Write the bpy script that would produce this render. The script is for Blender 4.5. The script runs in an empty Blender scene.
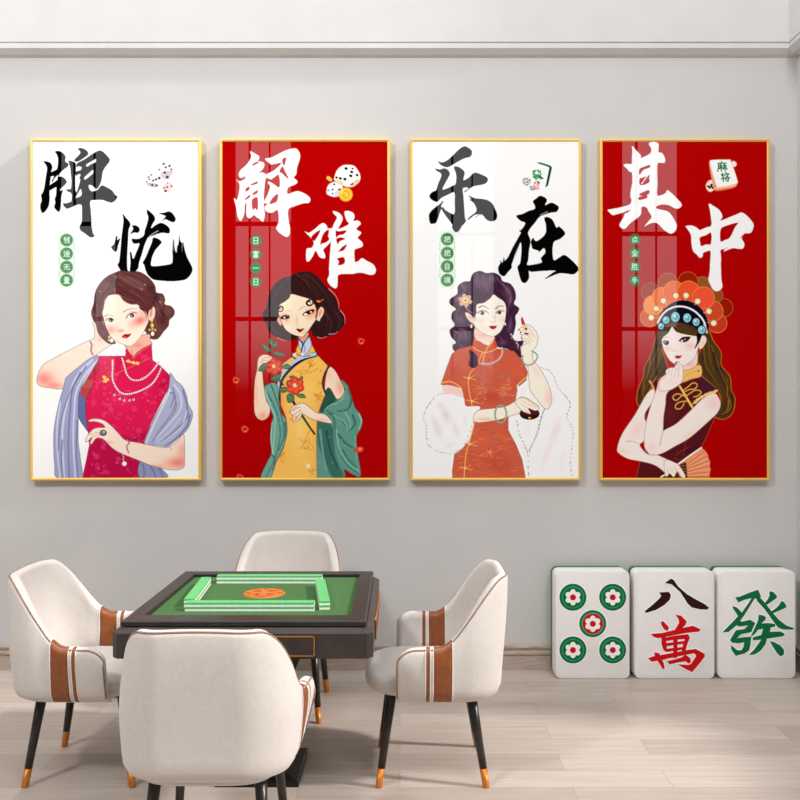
WORLD = 1.4
EXPO = 0.06
SUN = 3.2
SUN_ANGLE = 4.0
SUN_DIR = (1, -.2, .75)
ADDED_KEY = 195
ADDED_FILL = 100
BLOCK_HIGH = 5.6
PIER_Y = 4.55
YB2 = 4.55
BLOCK_Y = 3.5
INKS = 1.06
FLOOR_D = (176,163,153)
FLOOR_L = (205,193,183)
BLOCK_LOW = 2.3
import bpy, bmesh, math, random
import numpy as np
from mathutils import Vector, Matrix
random.seed(7)
sc = bpy.context.scene
COL = sc.collection
PI = math.pi
CAM_H, F_PX, CY = 1.61, 825.0, 404.0     # camera height, focal length in pixels, horizon row

# ------------------------------------------------------------------ helpers
def srgb(r, g, b):
    f = lambda c: c/12.92 if c <= .04045 else ((c+.055)/1.055)**2.4
    return (f(r/255), f(g/255), f(b/255), 1)

def mat(name, color, rough=.5, metal=0., spec=.5, coat=0., sheen=0.):
    m = bpy.data.materials.new(name); m.use_nodes = True
    b = m.node_tree.nodes['Principled BSDF']
    b.inputs['Base Color'].default_value = color
    b.inputs['Roughness'].default_value = rough
    b.inputs['Metallic'].default_value = metal
    b.inputs['Specular IOR Level'].default_value = spec
    b.inputs['Coat Weight'].default_value = coat
    b.inputs['Sheen Weight'].default_value = sheen
    return m

def N(m, t, **kw):
    n = m.node_tree.nodes.new(t)
    for k, v in kw.items(): setattr(n, k, v)
    return n
def L(m, a, b): m.node_tree.links.new(a, b)
def bsdf(m): return m.node_tree.nodes['Principled BSDF']

def noise_tint(m, c1, c2, scale=30, detail=4, bump=0., bscale=None, stretch=(1,1,1)):
    tc = N(m, 'ShaderNodeTexCoord'); mp = N(m, 'ShaderNodeMapping'); mp.inputs['Scale'].default_value = stretch
    L(m, tc.outputs['Object'], mp.inputs['Vector'])
    nz = N(m, 'ShaderNodeTexNoise'); nz.inputs['Scale'].default_value = scale; nz.inputs['Detail'].default_value = detail
    L(m, mp.outputs[0], nz.inputs['Vector'])
    cr = N(m, 'ShaderNodeValToRGB'); cr.color_ramp.elements[0].color = c1; cr.color_ramp.elements[1].color = c2
    cr.color_ramp.elements[0].position = .3; cr.color_ramp.elements[1].position = .7
    L(m, nz.outputs['Fac'], cr.inputs['Fac']); L(m, cr.outputs['Color'], bsdf(m).inputs['Base Color'])
    if bump:
        n2 = N(m, 'ShaderNodeTexNoise'); n2.inputs['Scale'].default_value = bscale or scale*4; n2.inputs['Detail'].default_value = 3
        L(m, mp.outputs[0], n2.inputs['Vector'])
        bp = N(m, 'ShaderNodeBump'); bp.inputs['Strength'].default_value = bump; bp.inputs['Distance'].default_value = .002
        L(m, n2.outputs['Fac'], bp.inputs['Height']); L(m, bp.outputs['Normal'], bsdf(m).inputs['Normal'])
    return m

def link(name, me, m=None, parent=None, smooth=False):
    o = bpy.data.objects.new(name, me); COL.objects.link(o)
    if m is not None:
        for mm in (m if isinstance(m, (list, tuple)) else [m]): me.materials.append(mm)
    if parent is not None: o.parent = parent
    if smooth:
        me.polygons.foreach_set('use_smooth', [True]*len(me.polygons))
    return o

def from_bm(name, bm, m, parent=None, smooth=False):
    bmesh.ops.recalc_face_normals(bm, faces=bm.faces[:])
    me = bpy.data.meshes.new(name); bm.to_mesh(me); bm.free()
    return link(name, me, m, parent, smooth)

def add_box(bm, x0, x1, y0, y1, z0, z1, bevel=0., seg=2, mi=0):
    r = bmesh.ops.create_cube(bm, size=1)
    vs = r['verts']
    for v in vs:
        v.co = Vector((x0+(v.co.x+.5)*(x1-x0), y0+(v.co.y+.5)*(y1-y0), z0+(v.co.z+.5)*(z1-z0)))
    fs = list({f for v in vs for f in v.link_faces})
    for f in fs: f.material_index = mi
    if bevel:
        es = list({e for v in vs for e in v.link_edges})
        bmesh.ops.bevel(bm, geom=es, offset=bevel, segments=seg, affect='EDGES', profile=.5)

def box(name, x0, x1, y0, y1, z0, z1, m, parent=None, bevel=0., seg=2, smooth=False):
    bm = bmesh.new(); add_box(bm, x0, x1, y0, y1, z0, z1, bevel, seg)
    return from_bm(name, bm, m, parent, smooth)

def tube(name, pts, r, m, parent=None, seg=8, closed=False, flat=1.0):
    """tube along points; r is a number or a list"""
    bm = bmesh.new(); n = len(pts); P = [Vector(p) for p in pts]
    rs = r if isinstance(r, (list, tuple)) else [r]*n
    rings = []; up = None
    for i in range(n):
        a = P[(i-1) % n] if (closed or i > 0) else P[i]
        b = P[(i+1) % n] if (closed or i < n-1) else P[i]
        t = (b-a).normalized()
        if up is None: up = Vector((0,0,1)) if abs(t.z) < .9 else Vector((1,0,0))
        s = t.cross(up).normalized(); up = s.cross(t).normalized()
        rings.append([bm.verts.new(P[i] + s*math.cos(2*PI*k/seg)*rs[i] + up*math.sin(2*PI*k/seg)*rs[i]*flat) for k in range(seg)])
    for i in range(n if closed else n-1):
        A, B = rings[i], rings[(i+1) % n]
        for k in range(seg): bm.faces.new((A[k], A[(k+1) % seg], B[(k+1) % seg], B[k]))
    if not closed:
        bm.faces.new(rings[0][::-1]); bm.faces.new(rings[-1])
    return from_bm(name, bm, m, parent, True)

def add_prism(bm, pts, y0, y1, mi=0):
    """polygon in XZ extruded along Y"""
    A = [bm.verts.new((x, y0, z)) for x, z in pts]; B = [bm.verts.new((x, y1, z)) for x, z in pts]
    n = len(pts)
    fs = [bm.faces.new(A[::-1]), bm.faces.new(B)]
    for i in range(n): fs.append(bm.faces.new((A[i], A[(i+1) % n], B[(i+1) % n], B[i])))
    for f in fs: f.material_index = mi
    return fs

def extrude_x(name, prof, x0, x1, m, parent=None):
    """profile of (y,z) points run along X"""
    bm = bmesh.new()
    A = [bm.verts.new((x0, y, z)) for y, z in prof]; B = [bm.verts.new((x1, y, z)) for y, z in prof]
    n = len(prof); bm.faces.new(A); bm.faces.new(B[::-1])
    for i in range(n): bm.faces.new((A[i], A[(i+1) % n], B[(i+1) % n], B[i]))
    return from_bm(name, bm, m, parent)
def extrude_y(name, prof, y0, y1, m, parent=None):
    """profile of (x,z) points run along Y"""
    bm = bmesh.new(); add_prism(bm, prof, y0, y1)
    return from_bm(name, bm, m, parent)

def tag(o, label=None, cat=None, group=None, kind=None):
    if label: o['label'] = label
    if cat: o['category'] = cat
    if group: o['group'] = group
    if kind: o['kind'] = kind
    return o
def empty(name, loc, rz=0):
    o = bpy.data.objects.new(name, None); COL.objects.link(o)
    o.location = loc; o.rotation_euler = (0, 0, rz); o.empty_display_size = .1
    return o
def copy_tree(o, parent=None):
    c = o.copy(); COL.objects.link(c); c.parent = parent
    for ch in [k for k in bpy.data.objects if k.parent == o]: copy_tree(ch, c)
    return c

# ------------------------------------------------------------------ camera
cd = bpy.data.cameras.new('camera'); cam = bpy.data.objects.new('camera', cd); COL.objects.link(cam)
cam.location = (0, 0, CAM_H); cam.rotation_euler = (PI/2, 0, 0)
cd.sensor_width = 36; cd.lens = 36*F_PX/800; cd.shift_y = (CY-400)/800; cd.clip_start = .05
sc.camera = cam
sc.view_settings.view_transform = 'Standard'; sc.view_settings.look = 'None'
sc.view_settings.gamma = 1; sc.view_settings.use_curve_mapping = False
sc.view_settings.exposure = EXPO

# ------------------------------------------------------------------ world: pale hazy daylight, dim at the horizon
w = bpy.data.worlds.new('daylight'); sc.world = w; w.use_nodes = True
nt = w.node_tree; bg = nt.nodes['Background']
tc = nt.nodes.new('ShaderNodeTexCoord'); sx = nt.nodes.new('ShaderNodeSeparateXYZ'); cr = nt.nodes.new('ShaderNodeValToRGB')
nt.links.new(tc.outputs['Generated'], sx.inputs[0]); nt.links.new(sx.outputs['Z'], cr.inputs['Fac'])
e = cr.color_ramp.elements
e[0].position = .015; e[0].color = (.02, .02, .02, 1)
e[1].position = .085; e[1].color = (.95, .965, 1, 1)
x = e.new(1.0); x.color = (.98, .985, 1, 1)
nt.links.new(cr.outputs['Color'], bg.inputs['Color']); bg.inputs['Strength'].default_value = WORLD

# ------------------------------------------------------------------ materials of the room
M = {}
M['wall'] = noise_tint(mat('wall_paint', srgb(205,203,202), .9, spec=.2), srgb(199,198,197), srgb(203,201,200), 3, 3, .12, 300)
M['beam'] = noise_tint(mat('white_paint', srgb(235,233,232), .75, spec=.3), srgb(206,205,204), srgb(211,210,209), 4, 3)
M['dark_wall'] = noise_tint(mat('dark_panelling', srgb(30,28,27), .9, spec=.05), srgb(24,22,21), srgb(34,31,29), 4)
M['dark_frame'] = noise_tint(mat('dark_window_frame', srgb(20,18,18), .8, spec=.05), srgb(14,13,13), srgb(20,19,19), 20)
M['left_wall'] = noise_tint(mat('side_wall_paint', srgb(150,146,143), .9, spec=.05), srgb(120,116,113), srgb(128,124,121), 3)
# wooden skirting
M['skirting'] = noise_tint(mat('skirting_oak', srgb(170,155,145), .55, spec=.3), srgb(158,141,128), srgb(196,181,169), 9, 6, .1, 60, (1.2, 8, 16))
# floor planks running along X
m = mat('floor_planks', srgb(196,182,170), .42, spec=.35); M['floor'] = m
tcn = N(m, 'ShaderNodeTexCoord')
br = N(m, 'ShaderNodeTexBrick'); br.offset = .37; br.offset_frequency = 2; br.squash = 1
br.inputs['Scale'].default_value = 1; br.inputs['Brick Width'].default_value = 1.15; br.inputs['Row Height'].default_value = .165
br.inputs['Mortar Size'].default_value = .0011; br.inputs['Mortar Smooth'].default_value = .3
br.inputs['Color1'].default_value = (.0,.0,.0,1); br.inputs['Color2'].default_value = (1,1,1,1); br.inputs['Mortar'].default_value = (.5,.5,.5,1)
L(m, tcn.outputs['Object'], br.inputs['Vector'])
mp = N(m, 'ShaderNodeMapping'); mp.inputs['Scale'].default_value = (1.1, 16, 1)
# shift the grain by plank
sc_ = N(m, 'ShaderNodeVectorMath', operation='SCALE'); sc_.inputs['Scale'].default_value = 7.0
L(m, br.outputs['Color'], sc_.inputs[0])
ad = N(m, 'ShaderNodeVectorMath', operation='ADD'); L(m, tcn.outputs['Object'], ad.inputs[0]); L(m, sc_.outputs[0], ad.inputs[1])
L(m, ad.outputs[0], mp.inputs['Vector'])
gz = N(m, 'ShaderNodeTexNoise'); gz.inputs['Scale'].default_value = 2.2; gz.inputs['Detail'].default_value = 8; gz.inputs['Roughness'].default_value = .62; gz.inputs['Distortion'].default_value = .6
L(m, mp.outputs[0], gz.inputs['Vector'])
cr1 = N(m, 'ShaderNodeValToRGB'); cr1.color_ramp.elements[0].position = .2; cr1.color_ramp.elements[1].position = .8
cr1.color_ramp.elements[0].color = srgb(*FLOOR_D); cr1.color_ramp.elements[1].color = srgb(*FLOOR_L)
L(m, gz.outputs['Fac'], cr1.inputs['Fac'])
hs = N(m, 'ShaderNodeMix', data_type='RGBA', blend_type='MULTIPLY'); hs.inputs['Factor'].default_value = 1
cr2 = N(m, 'ShaderNodeValToRGB'); cr2.color_ramp.elements[0].color = (.78,.765,.755,1); cr2.color_ramp.elements[1].color = (1,1,1,1)
L(m, br.outputs['Color'], cr2.inputs['Fac']); L(m, cr1.outputs['Color'], hs.inputs['A']); L(m, cr2.outputs['Color'], hs.inputs['B'])
sm = N(m, 'ShaderNodeMix', data_type='RGBA', blend_type='MIX'); sm.inputs['B'].default_value = srgb(140,124,112)
L(m, br.outputs['Fac'], sm.inputs['Factor']); L(m, hs.outputs['Result'], sm.inputs['A']); L(m, sm.outputs['Result'], bsdf(m).inputs['Base Color'])

# ------------------------------------------------------------------ room shell
WY = 5.0; XR = 2.406; XL = -4.7; YR = -0.6; HT = 6.2
tag(box('floor', XL-.1, 6.0, YR-.1, WY+.1, -.1, 0, M['floor']), kind='structure')
tag(box('wall_back', XL-.1, 4.7, WY, WY+.1, 0, HT, M['wall']), kind='structure')
tag(box('wall_left', XL-.1, XL, YR-.1, WY, 0, HT, M['left_wall']), kind='structure')
tag(box('wall_right', XR, XR+.1, PIER_Y, WY, 0, HT, M['wall']), kind='structure')
tag(box('sun_blocker_side', 4.6, 4.7, BLOCK_Y, WY, 0, HT, M['wall']), kind='structure')  # added unseen panel that keeps the sun off the back wall
tag(box('sun_blocker_low', 4.6, 4.7, -.2, BLOCK_Y, 0, BLOCK_LOW, M['wall']), kind='structure')  # added unseen panel, ends the sun patch on the floor at the right
tag(box('sun_blocker_high', 4.6, 4.7, -.2, BLOCK_Y, BLOCK_HIGH, HT, M['wall']), kind='structure')  # added unseen panel, cuts the sun short towards the left
# dropped beam along the back wall and the right side, with a stepped white moulding
zb = 3.746; yb = 4.95; xb = 2.33
def beam_prof(a, s):   # a = face coordinate, s = +1 outwards towards the room is minus
    return [(a+.05*s, 3.707), (a+.03*s, 3.719), (a, zb), (a, zb+.024), (a+.003*s, zb+.027), (a+.014*s, zb+.028), (a+.014*s, zb+.037), (a+.005*s, zb+.040), (a+.005*s, HT-.05), (a+.05*s, HT-.05)]
tag(extrude_x('trim_1', beam_prof(yb, 1), XL, XR, M['beam']), kind='structure')
tag(extrude_y('trim_2', [(x if k not in (0, 9) else XR, z_) for k, (x, z_) in enumerate(beam_prof(xb, 1))], YB2, yb+.01, M['beam']), kind='structure')
# skirting board
def skirt(y):
    return [(y, 0), (y-.015, 0), (y-.015, .086), (y-.011, .090), (y-.011, .094), (y-.021, .097), (y-.022, .108), (y-.012, .112), (y-.008, .126), (y-.008, .130), (y-.019, .134), (y-.019, .146), (y-.012, .152), (y, .153)]
tag(extrude_x('baseboard_back', skirt(WY), XL, XR-.001, M['skirting']), kind='structure')
tag(extrude_y('baseboard_right', [(XR-(WY-y), z) for y, z in skirt(WY)], PIER_Y, WY-.022, M['skirting']), kind='structure')

# rear wall (behind the camera) with four tall mullioned windows; these are what the glazed posters mirror
VS = F_PX/(4.95+4.95-YR)
holes = []
for cx_, dz in ((86.5, 0), (262.5, 0), (466, -.127), (651, -.127)):
    X = (cx_-400)/VS
    holes.append((X-28.5/VS, X+28.5/VS, 1.45+dz, 5.55+dz))
bm = bmesh.new(); xs = XL-.1
for (a, b_, z0, z1) in holes:
    add_box(bm, xs, a, YR-.1, YR, 0, HT)
    add_box(bm, a, b_, YR-.1, YR, 0, z0); add_box(bm, a, b_, YR-.1, YR, z1, HT); xs = b_
add_box(bm, xs, 6.0, YR-.1, YR, 0, HT)
tag(from_bm('wall_rear', bm, M['dark_wall']), kind='structure')
for i, (a, b_, z0, z1) in enumerate(holes):
    bm = bmesh.new(); dz = -.127 if i > 1 else 0
    for off, wd in ((15, 2.2), (35, 1.5)):
        xm = a+off/VS; add_box(bm, xm-wd/2/VS, xm+wd/2/VS, YR-.06, YR-.03, z0, z1)
    for yy in (223, 318.5):
        zz = CAM_H+(CY-yy)/VS+dz; add_box(bm, a, b_, YR-.062, YR-.028, zz-2/VS, zz+2/VS)
    add_box(bm, a, a+.004, YR-.07, YR-.02, z0, z1); add_box(bm, b_-.004, b_, YR-.07, YR-.02, z0, z1)
    tag(from_bm('window_%d' % (i+1), bm, M['dark_frame']), kind='structure')

# ------------------------------------------------------------------ lights
def area(name, loc, target, size, power, color=(1,1,1), shape='DISK'):
    l = bpy.data.lights.new(name, 'AREA'); l.shape = shape; l.size = size; l.energy = power; l.color = color
    o = bpy.data.objects.new(name, l); COL.objects.link(o); o.location = loc
    o.rotation_euler = (Vector(target)-Vector(loc)).to_track_quat('-Z', 'Y').to_euler(); return o
s = bpy.data.lights.new('sun', 'SUN'); s.energy = SUN; s.angle = math.radians(SUN_ANGLE); s.color = (1, .955, .9)
so = bpy.data.objects.new('sun', s); COL.objects.link(so)
so.rotation_euler = (-Vector(SUN_DIR)).to_track_quat('-Z', 'Y').to_euler()
area('added_key_light', (-3.6, -.3, 5.75), (.0, 5, 2.6), .9, ADDED_KEY, (1, .985, .96))  # added key light, throws the picture shadows right and down
area('added_fill_light', (1.7, -.2, 5.95), (.6, 5, 2.6), 1.6, ADDED_FILL, (1, .985, .96))  # added soft fill, evens out the wall from the right
# ------------------------------------------------------------------ armchairs
M['velvet'] = noise_tint(mat('ivory_velvet', srgb(225,218,212), .85, spec=.25, sheen=.25), srgb(206,199,193), srgb(212,206,201), 60, 5, .25, 500)
M['tan'] = noise_tint(mat('tan_leather', srgb(160,88,40), .42, spec=.45), srgb(128,68,32), srgb(146,80,38), 40, 4, .2, 400)
M['piping'] = noise_tint(mat('brown_piping', srgb(150,112,92), .7), srgb(112,74,54), srgb(176,146,128), 260, 2)
M['white_piping'] = noise_tint(mat('white_edge_piping', srgb(238,235,232), .6), srgb(232,229,226), srgb(240,238,236), 100, 2)
M['black_leg'] = noise_tint(mat('black_lacquer', srgb(34,28,26), .32, spec=.5), srgb(30,25,23), srgb(40,34,31), 30, 3)
M['gold'] = noise_tint(mat('brushed_gold', srgb(205,130,50), .42, metal=.45), srgb(196,118,42), srgb(216,138,56), 40, 3, 0, None, (4,4,1))

CZ0 = .372                                   # underside of the shell
def plan(u):
    """u in [-1,1] from the right arm's front round the back to the left arm's front; returns x, y and outward normal. The chair faces +Y."""
    HW, YF, YB, R = .290, .165, -.285, .17
    Ls = (YF-(YB+R)); La = R*PI/2; Lb = 2*(HW-R); T = 2*Ls+2*La+Lb
    s = (u+1)/2*T
    if s < Ls: return HW, YF-s, 1, 0
    s -= Ls
    if s < La:
        a = s/R; return HW-R+R*math.cos(a), YB+R-R*math.sin(a), math.cos(a), -math.sin(a)
    s -= La
    if s < Lb: return HW-R-s, YB, 0, -1
    s -= Lb
    if s < La:
        a = s/R; return -(HW-R)-R*math.sin(a), YB+R-R*math.cos(a), -math.sin(a), -math.cos(a)
    s -= La
    return -HW, YB+R+s, -1, 0
def sm(t): t = max(0, min(1, t)); return t*t*(3-2*t)
def ztop(u):
    x, y, nx, ny = plan(u)
    # height by distance along the side: arm flat, then sweeping up into the back
    au = abs(u)
    t = (.74-au)/.43
    h = .612 + (.272)*(sm(t) if t > 0 else 0) + .006*max(0, 1-(au/.3)**2)
    h += .010*(au-.7) if au > .7 else 0
    # rounded front corner of the arm
    d = .165-y if au > .75 else 1
    r = .085
    if d < r: h -= r*.95*(1-math.sqrt(max(0, 1-((r-d)/r)**2)))
    return h
def lean(z, u):
    """outward lean of the shell wall with height (strongest at the back)"""
    back = max(0, 1-abs(u)/.62)
    x, y, nx, ny = plan(u)
    t = (z-CZ0)
    tt = max(0, z-.60)
    side = .012*math.sin(min(1, t/.25)*PI/2)
    bx = -.036*sm((z-.56)/.34)*min(1, abs(x)/.28)                    # sides draw in towards the top of the back
    return side*abs(nx)+.03*sm(t/.5)*abs(ny), bx
def wall_pt(u, z, off):
    x, y, nx, ny = plan(u)
    o, bx = lean(z, u)
    # rounded lower edge
    t = z-CZ0; R = .06
    rr = -(R-math.sqrt(max(0, R*R-(R-t)**2))) if t < R else 0
    X = x+nx*(o+rr*.8+off)+(bx if x > 0 else -bx)+math.copysign(.026*sm((y+.14)/.26), x)*sm(t/.2)
    Y = y+ny*(o+rr*.8+off)
    return Vector((X, Y, z))
def thick(u):
    d = (1-abs(u))*.67                         # rough distance from the arm front
    T = .052-.010*max(0, 1-abs(u)/.5)
    r = .030
    return T*math.sqrt(max(.04, 1-((r-d)/r)**2)) if d < r else T
def section(u, off=0., z_lo=None, n_out=12, n_top=7, n_in=9, inner_z=.43):
    """one closed profile of the upholstered shell at parameter u, grown by off"""
    zt = ztop(u); T = thick(u); z_lo = CZ0 if z_lo is None else z_lo; r = T/2
    P = []
    for i in range(n_out):
        f = i/(n_out-1); z = z_lo+(zt-r-z_lo)*f**1.3; P.append(wall_pt(u, z, off))
    c_o = wall_pt(u, zt-r, 0)
    c_i = wall_pt(u, zt-r, -T)
    mid = (c_o+c_i)/2; hv = (c_o-c_i)/2
    for i in range(1, n_top+1):
        a = PI*i/(n_top+1); k = 1+off/r
        P.append(mid+hv*math.cos(a)*k+Vector((0,0,r*math.sin(a)*k)))
    for i in range(n_in):
        f = i/(n_in-1); z = zt-r+(inner_z-(zt-r))*f; P.append(wall_pt(u, z, -T-off))
    return P
def loft(name, us, m, parent, closed=True, off=0., **kw):
    bm = bmesh.new(); rows = [[bm.verts.new(p) for p in section(u, off, **kw)] for u in us]
    n = len(rows[0])
    for A, B in zip(rows, rows[1:]):
        for k in range(n if closed else n-1):
            bm.faces.new((A[k], A[(k+1) % n], B[(k+1) % n], B[k]))
    if closed: bm.faces.new(rows[0]); bm.faces.new(rows[-1][::-1])
    return from_bm(name, bm, m, parent, True)

def super_pad(name, hx, y0, y1, z0, z1, m, parent, r=.045, exp=3.2):
    """soft cushion: superellipse plan, rounded in section"""
    bm = bmesh.new(); n = 56; cy_ = (y0+y1)/2; hy = (y1-y0)/2; rings = []
    prof = []
    for i in range(9):
        a = -PI/2+PI/2*i/8; prof.append((1-r*(1-math.cos(a))/hx if False else r*(math.cos(a)-1), z0+r*(1+math.sin(a))))
    zs = z1-r
    for i in range(1, 11):
        a = PI/2*i/10; prof.append((r*1.25*(math.cos(a)-1), zs+r*math.sin(a)))
    prof.append((-hx*.45, z1+.004)); prof.append((-hx*.8, z1+.006))
    for d, z in prof:
        ring = []
        for k in range(n):
            a = 2*PI*k/n; c, s = math.cos(a), math.sin(a)
            x = math.copysign(abs(c)**(2/exp), c)*(hx+d); y = math.copysign(abs(s)**(2/exp), s)*(hy+d)
            ring.append(bm.verts.new((x, cy_+y, z)))
        rings.append(ring)
    for A, B in zip(rings, rings[1:]):
        for k in range(n): bm.faces.new((A[k], A[(k+1) % n], B[(k+1) % n], B[k]))
    bm.faces.new(rings[0][::-1]); bm.faces.new(rings[-1])
    return from_bm(name, bm, m, parent, True)

def make_chair():
    root = empty('armchair', (0, 0, 0))
    nU = 96
    us = [-1+2*i/nU for i in range(nU+1)]
    us = sorted(set(us+[-.997, -.99, -.98, -.97, .97, .98, .99, .997]))
    sh = loft('shell', us, M['velvet'], root)
    # piping along the outer top edge and down the arm fronts
    def edge(u, zoff=0):
        zt = ztop(u); T = thick(u); r = T/2
        c_o = wall_pt(u, zt-r, 0); c_i = wall_pt(u, zt-r, -T); mid = (c_o+c_i)/2; hv = (c_o-c_i)/2
        a = PI*.26
        return mid+hv*math.cos(a)*1.02+Vector((0, 0, r*math.sin(a)*1.02))
    pts = []
    for i in range(9):
        z = CZ0+.03+(ztop(-.99)-.03-CZ0-.03)*i/8; pts.append(wall_pt(-.99, z, .003))
    pts += [edge(u) for u in us if -.992 < u < .992]
    for i in range(9):
        z = ztop(.99)-.03-(ztop(.99)-.03-CZ0-.03)*i/8; pts.append(wall_pt(.99, z, .003))
    tube('piping', pts, .0038, M['piping'], sh, 6)
    # leather straps wrapped over both arms: a wide band and a narrow one, each edged white
    for s in (-1, 1):
        for a, b in ((.655, .768), (.792, .815)):
            ua = [s*(a+(b-a)*i/6) for i in range(7)]
            st = loft('strap', ua, M['tan'], root, True, .0022, inner_z=.45)
            bm = bmesh.new()
            for e_ in (a-.003, b+.003):
                sec = [p for p in section(s*e_, .0015, inner_z=.47)]
                rr = .0022; prev = None; seg = 6
                for i, p in enumerate(sec):
                    q = sec[min(i+1, len(sec)-1)]; pp = sec[max(i-1, 0)]; t = (q-pp).normalized()
                    x_, y_, nx, ny = plan(s*e_); tang = Vector((-ny, nx, 0)); nrm = t.cross(tang).normalized()
                    ring = [bm.verts.new(p+tang*math.cos(2*PI*k/seg)*rr+nrm*math.sin(2*PI*k/seg)*rr) for k in range(seg)]
                    if prev:
                        for k in range(seg): bm.faces.new((prev[k], prev[(k+1) % seg], ring[(k+1) % seg], ring[k]))
                    prev = ring
            from_bm('strap_edging', bm, M['white_piping'], st, True)
    # seat cushion, running forward past the arms
    super_pad('seat_cushion', .236, -.24, .30, .378, .478, M['velvet'], root, .046, 3.4)
    # underside board that closes the shell
    super_pad('seat_base', .232, -.245, .19, .362, .392, M['velvet'], root, .012, 4)
    # legs: black taper with a gold foot cap, splayed
    for sx_ in (-1, 1):
        for sy_, fy, ty in ((1, .237, .185), (-1, -.215, -.155)):
            A = Vector((sx_*.175, ty, .372)); B = Vector((sx_*.205, fy, 0))
            C = B.lerp(A, .078/.372)
            bm = bmesh.new()
            lg = tube('leg', [A, A.lerp(C, .5), C], [.0215, .0185, .0158], M['black_leg'], root, 20)
            tube('foot_cap', [C+Vector((0,0,.001)), C, B.lerp(C, .02), B], [.0150, .0164, .0142, .0138], M['gold'], lg, 20)
    return root

chair = make_chair()
CH = [((-.645, 2.93, 0), 0, 'ivory armchair in front, its back to the viewer'),
      ((-1.362, 3.672, 0), -PI/2, 'ivory armchair with tan straps at the left side of the black table'),
      ((-.615, 4.40, 0), PI, 'ivory armchair by the wall, half hidden behind the black table'),
      ((.148, 3.672, 0), PI/2, 'ivory armchair with tan straps at the right side of the black table')]
for i, (loc, rz, lab) in enumerate(CH):
    o = chair if i == 0 else copy_tree(chair)
    o.location = loc; o.rotation_euler.z = rz
    tag(o, lab, 'chair', 'armchairs around the mahjong table')

# ------------------------------------------------------------------ mahjong table
M['table'] = noise_tint(mat('dark_table_lacquer', srgb(52,45,43), .38, spec=.45), srgb(46,40,38), srgb(60,52,49), 14, 5, .05, 200)
M['table_edge'] = noise_tint(mat('dark_table_edge', srgb(40,35,34), .35, spec=.5), srgb(34,30,29), srgb(44,39,37), 14, 4)
M['felt'] = noise_tint(mat('green_felt', srgb(72,128,74), .95, spec=.05, sheen=.1), srgb(52,92,44), srgb(62,104,52), 120, 4, .3, 900)
M['base_black'] = noise_tint(mat('black_base_metal', srgb(18,16,16), .4, spec=.4), srgb(14,13,13), srgb(22,20,20), 20, 3)
M['orange'] = noise_tint(mat('orange_centre_plate', srgb(232,140,40), .5), srgb(196,104,32), srgb(208,118,40), 40, 3)
M['brown_mark'] = noise_tint(mat('brown_print', srgb(120,58,20), .6), srgb(70,30,10), srgb(84,38,14), 40, 3)
TX, TY = -.602, 3.64
tbl = empty('mahjong_table', (TX, TY, 0))
tag(tbl, 'black square mahjong table with a sunken green felt top', 'table')
def slab(bm, hx, hy, ch, z0, z1, hx1=None, hy1=None):
    """chamfer-cornered slab; top may be smaller"""
    hx1 = hx if hx1 is None else hx1; hy1 = hy if hy1 is None else hy1
    def ring(a, b, c, z): return [bm.verts.new(p) for p in ((a, -b+c, z), (a, b-c, z), (a-c, b, z), (-a+c, b, z), (-a, b-c, z), (-a, -b+c, z), (-a+c, -b, z), (a-c, -b, z))]
    A, B = ring(hx, hy, ch, z0), ring(hx1, hy1, ch, z1)
    for k in range(8): bm.faces.new((A[k], A[(k+1) % 8], B[(k+1) % 8], B[k]))
    return A, B
# body (apron) with a sloping shoulder
bm = bmesh.new()
HB = .499
A0, A1 = slab(bm, HB, HB, .022, .640, .735)
bm.faces.new(A0[::-1])
B0, B1 = slab(bm, HB, HB, .022, .735, .752, HB-.024, HB-.024)
bm.faces.new(B1)
bmesh.ops.remove_doubles(bm, verts=bm.verts[:], dist=.0002)
apron = from_bm('apron', bm, M['table'], tbl)
# rim frame: square ring with small chamfers
bm = bmesh.new()
def ringframe(bm, ox, oy, ix, iyf, iyb, z0, z1, ch=.006):
    def loop(a, bf, bb, z): return [bm.verts.new(p) for p in ((a, -bf, z), (a, bb, z), (-a, bb, z), (-a, -bf, z))]
    Ls = [loop(ix, iyf, iyb, z0), loop(ox, oy, oy, z0), loop(ox, oy, oy, z1-ch), loop(ox-ch, oy-ch, oy-ch, z1), loop(ix+.004, iyf+.004, iyb+.004, z1), loop(ix, iyf, iyb, z1-.004)]
    for i in range(len(Ls)):
        A, B = Ls[i], Ls[(i+1) % len(Ls)]
        for k in range(4): bm.faces.new((A[k], A[(k+1) % 4], B[(k+1) % 4], B[k]))
ringframe(bm, .470, .470, .404, .385, .404, .756, .778)
from_bm('rim', bm, M['table_edge'], tbl)
bm = bmesh.new(); add_box(bm, -.455, .455, -.455, .455, .751, .757)
from_bm('rim_gap', bm, M['base_black'], tbl)
box('felt', -.4035, .4035, -.3845, .4035, .7565, .7605, M['felt'], tbl)
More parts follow.
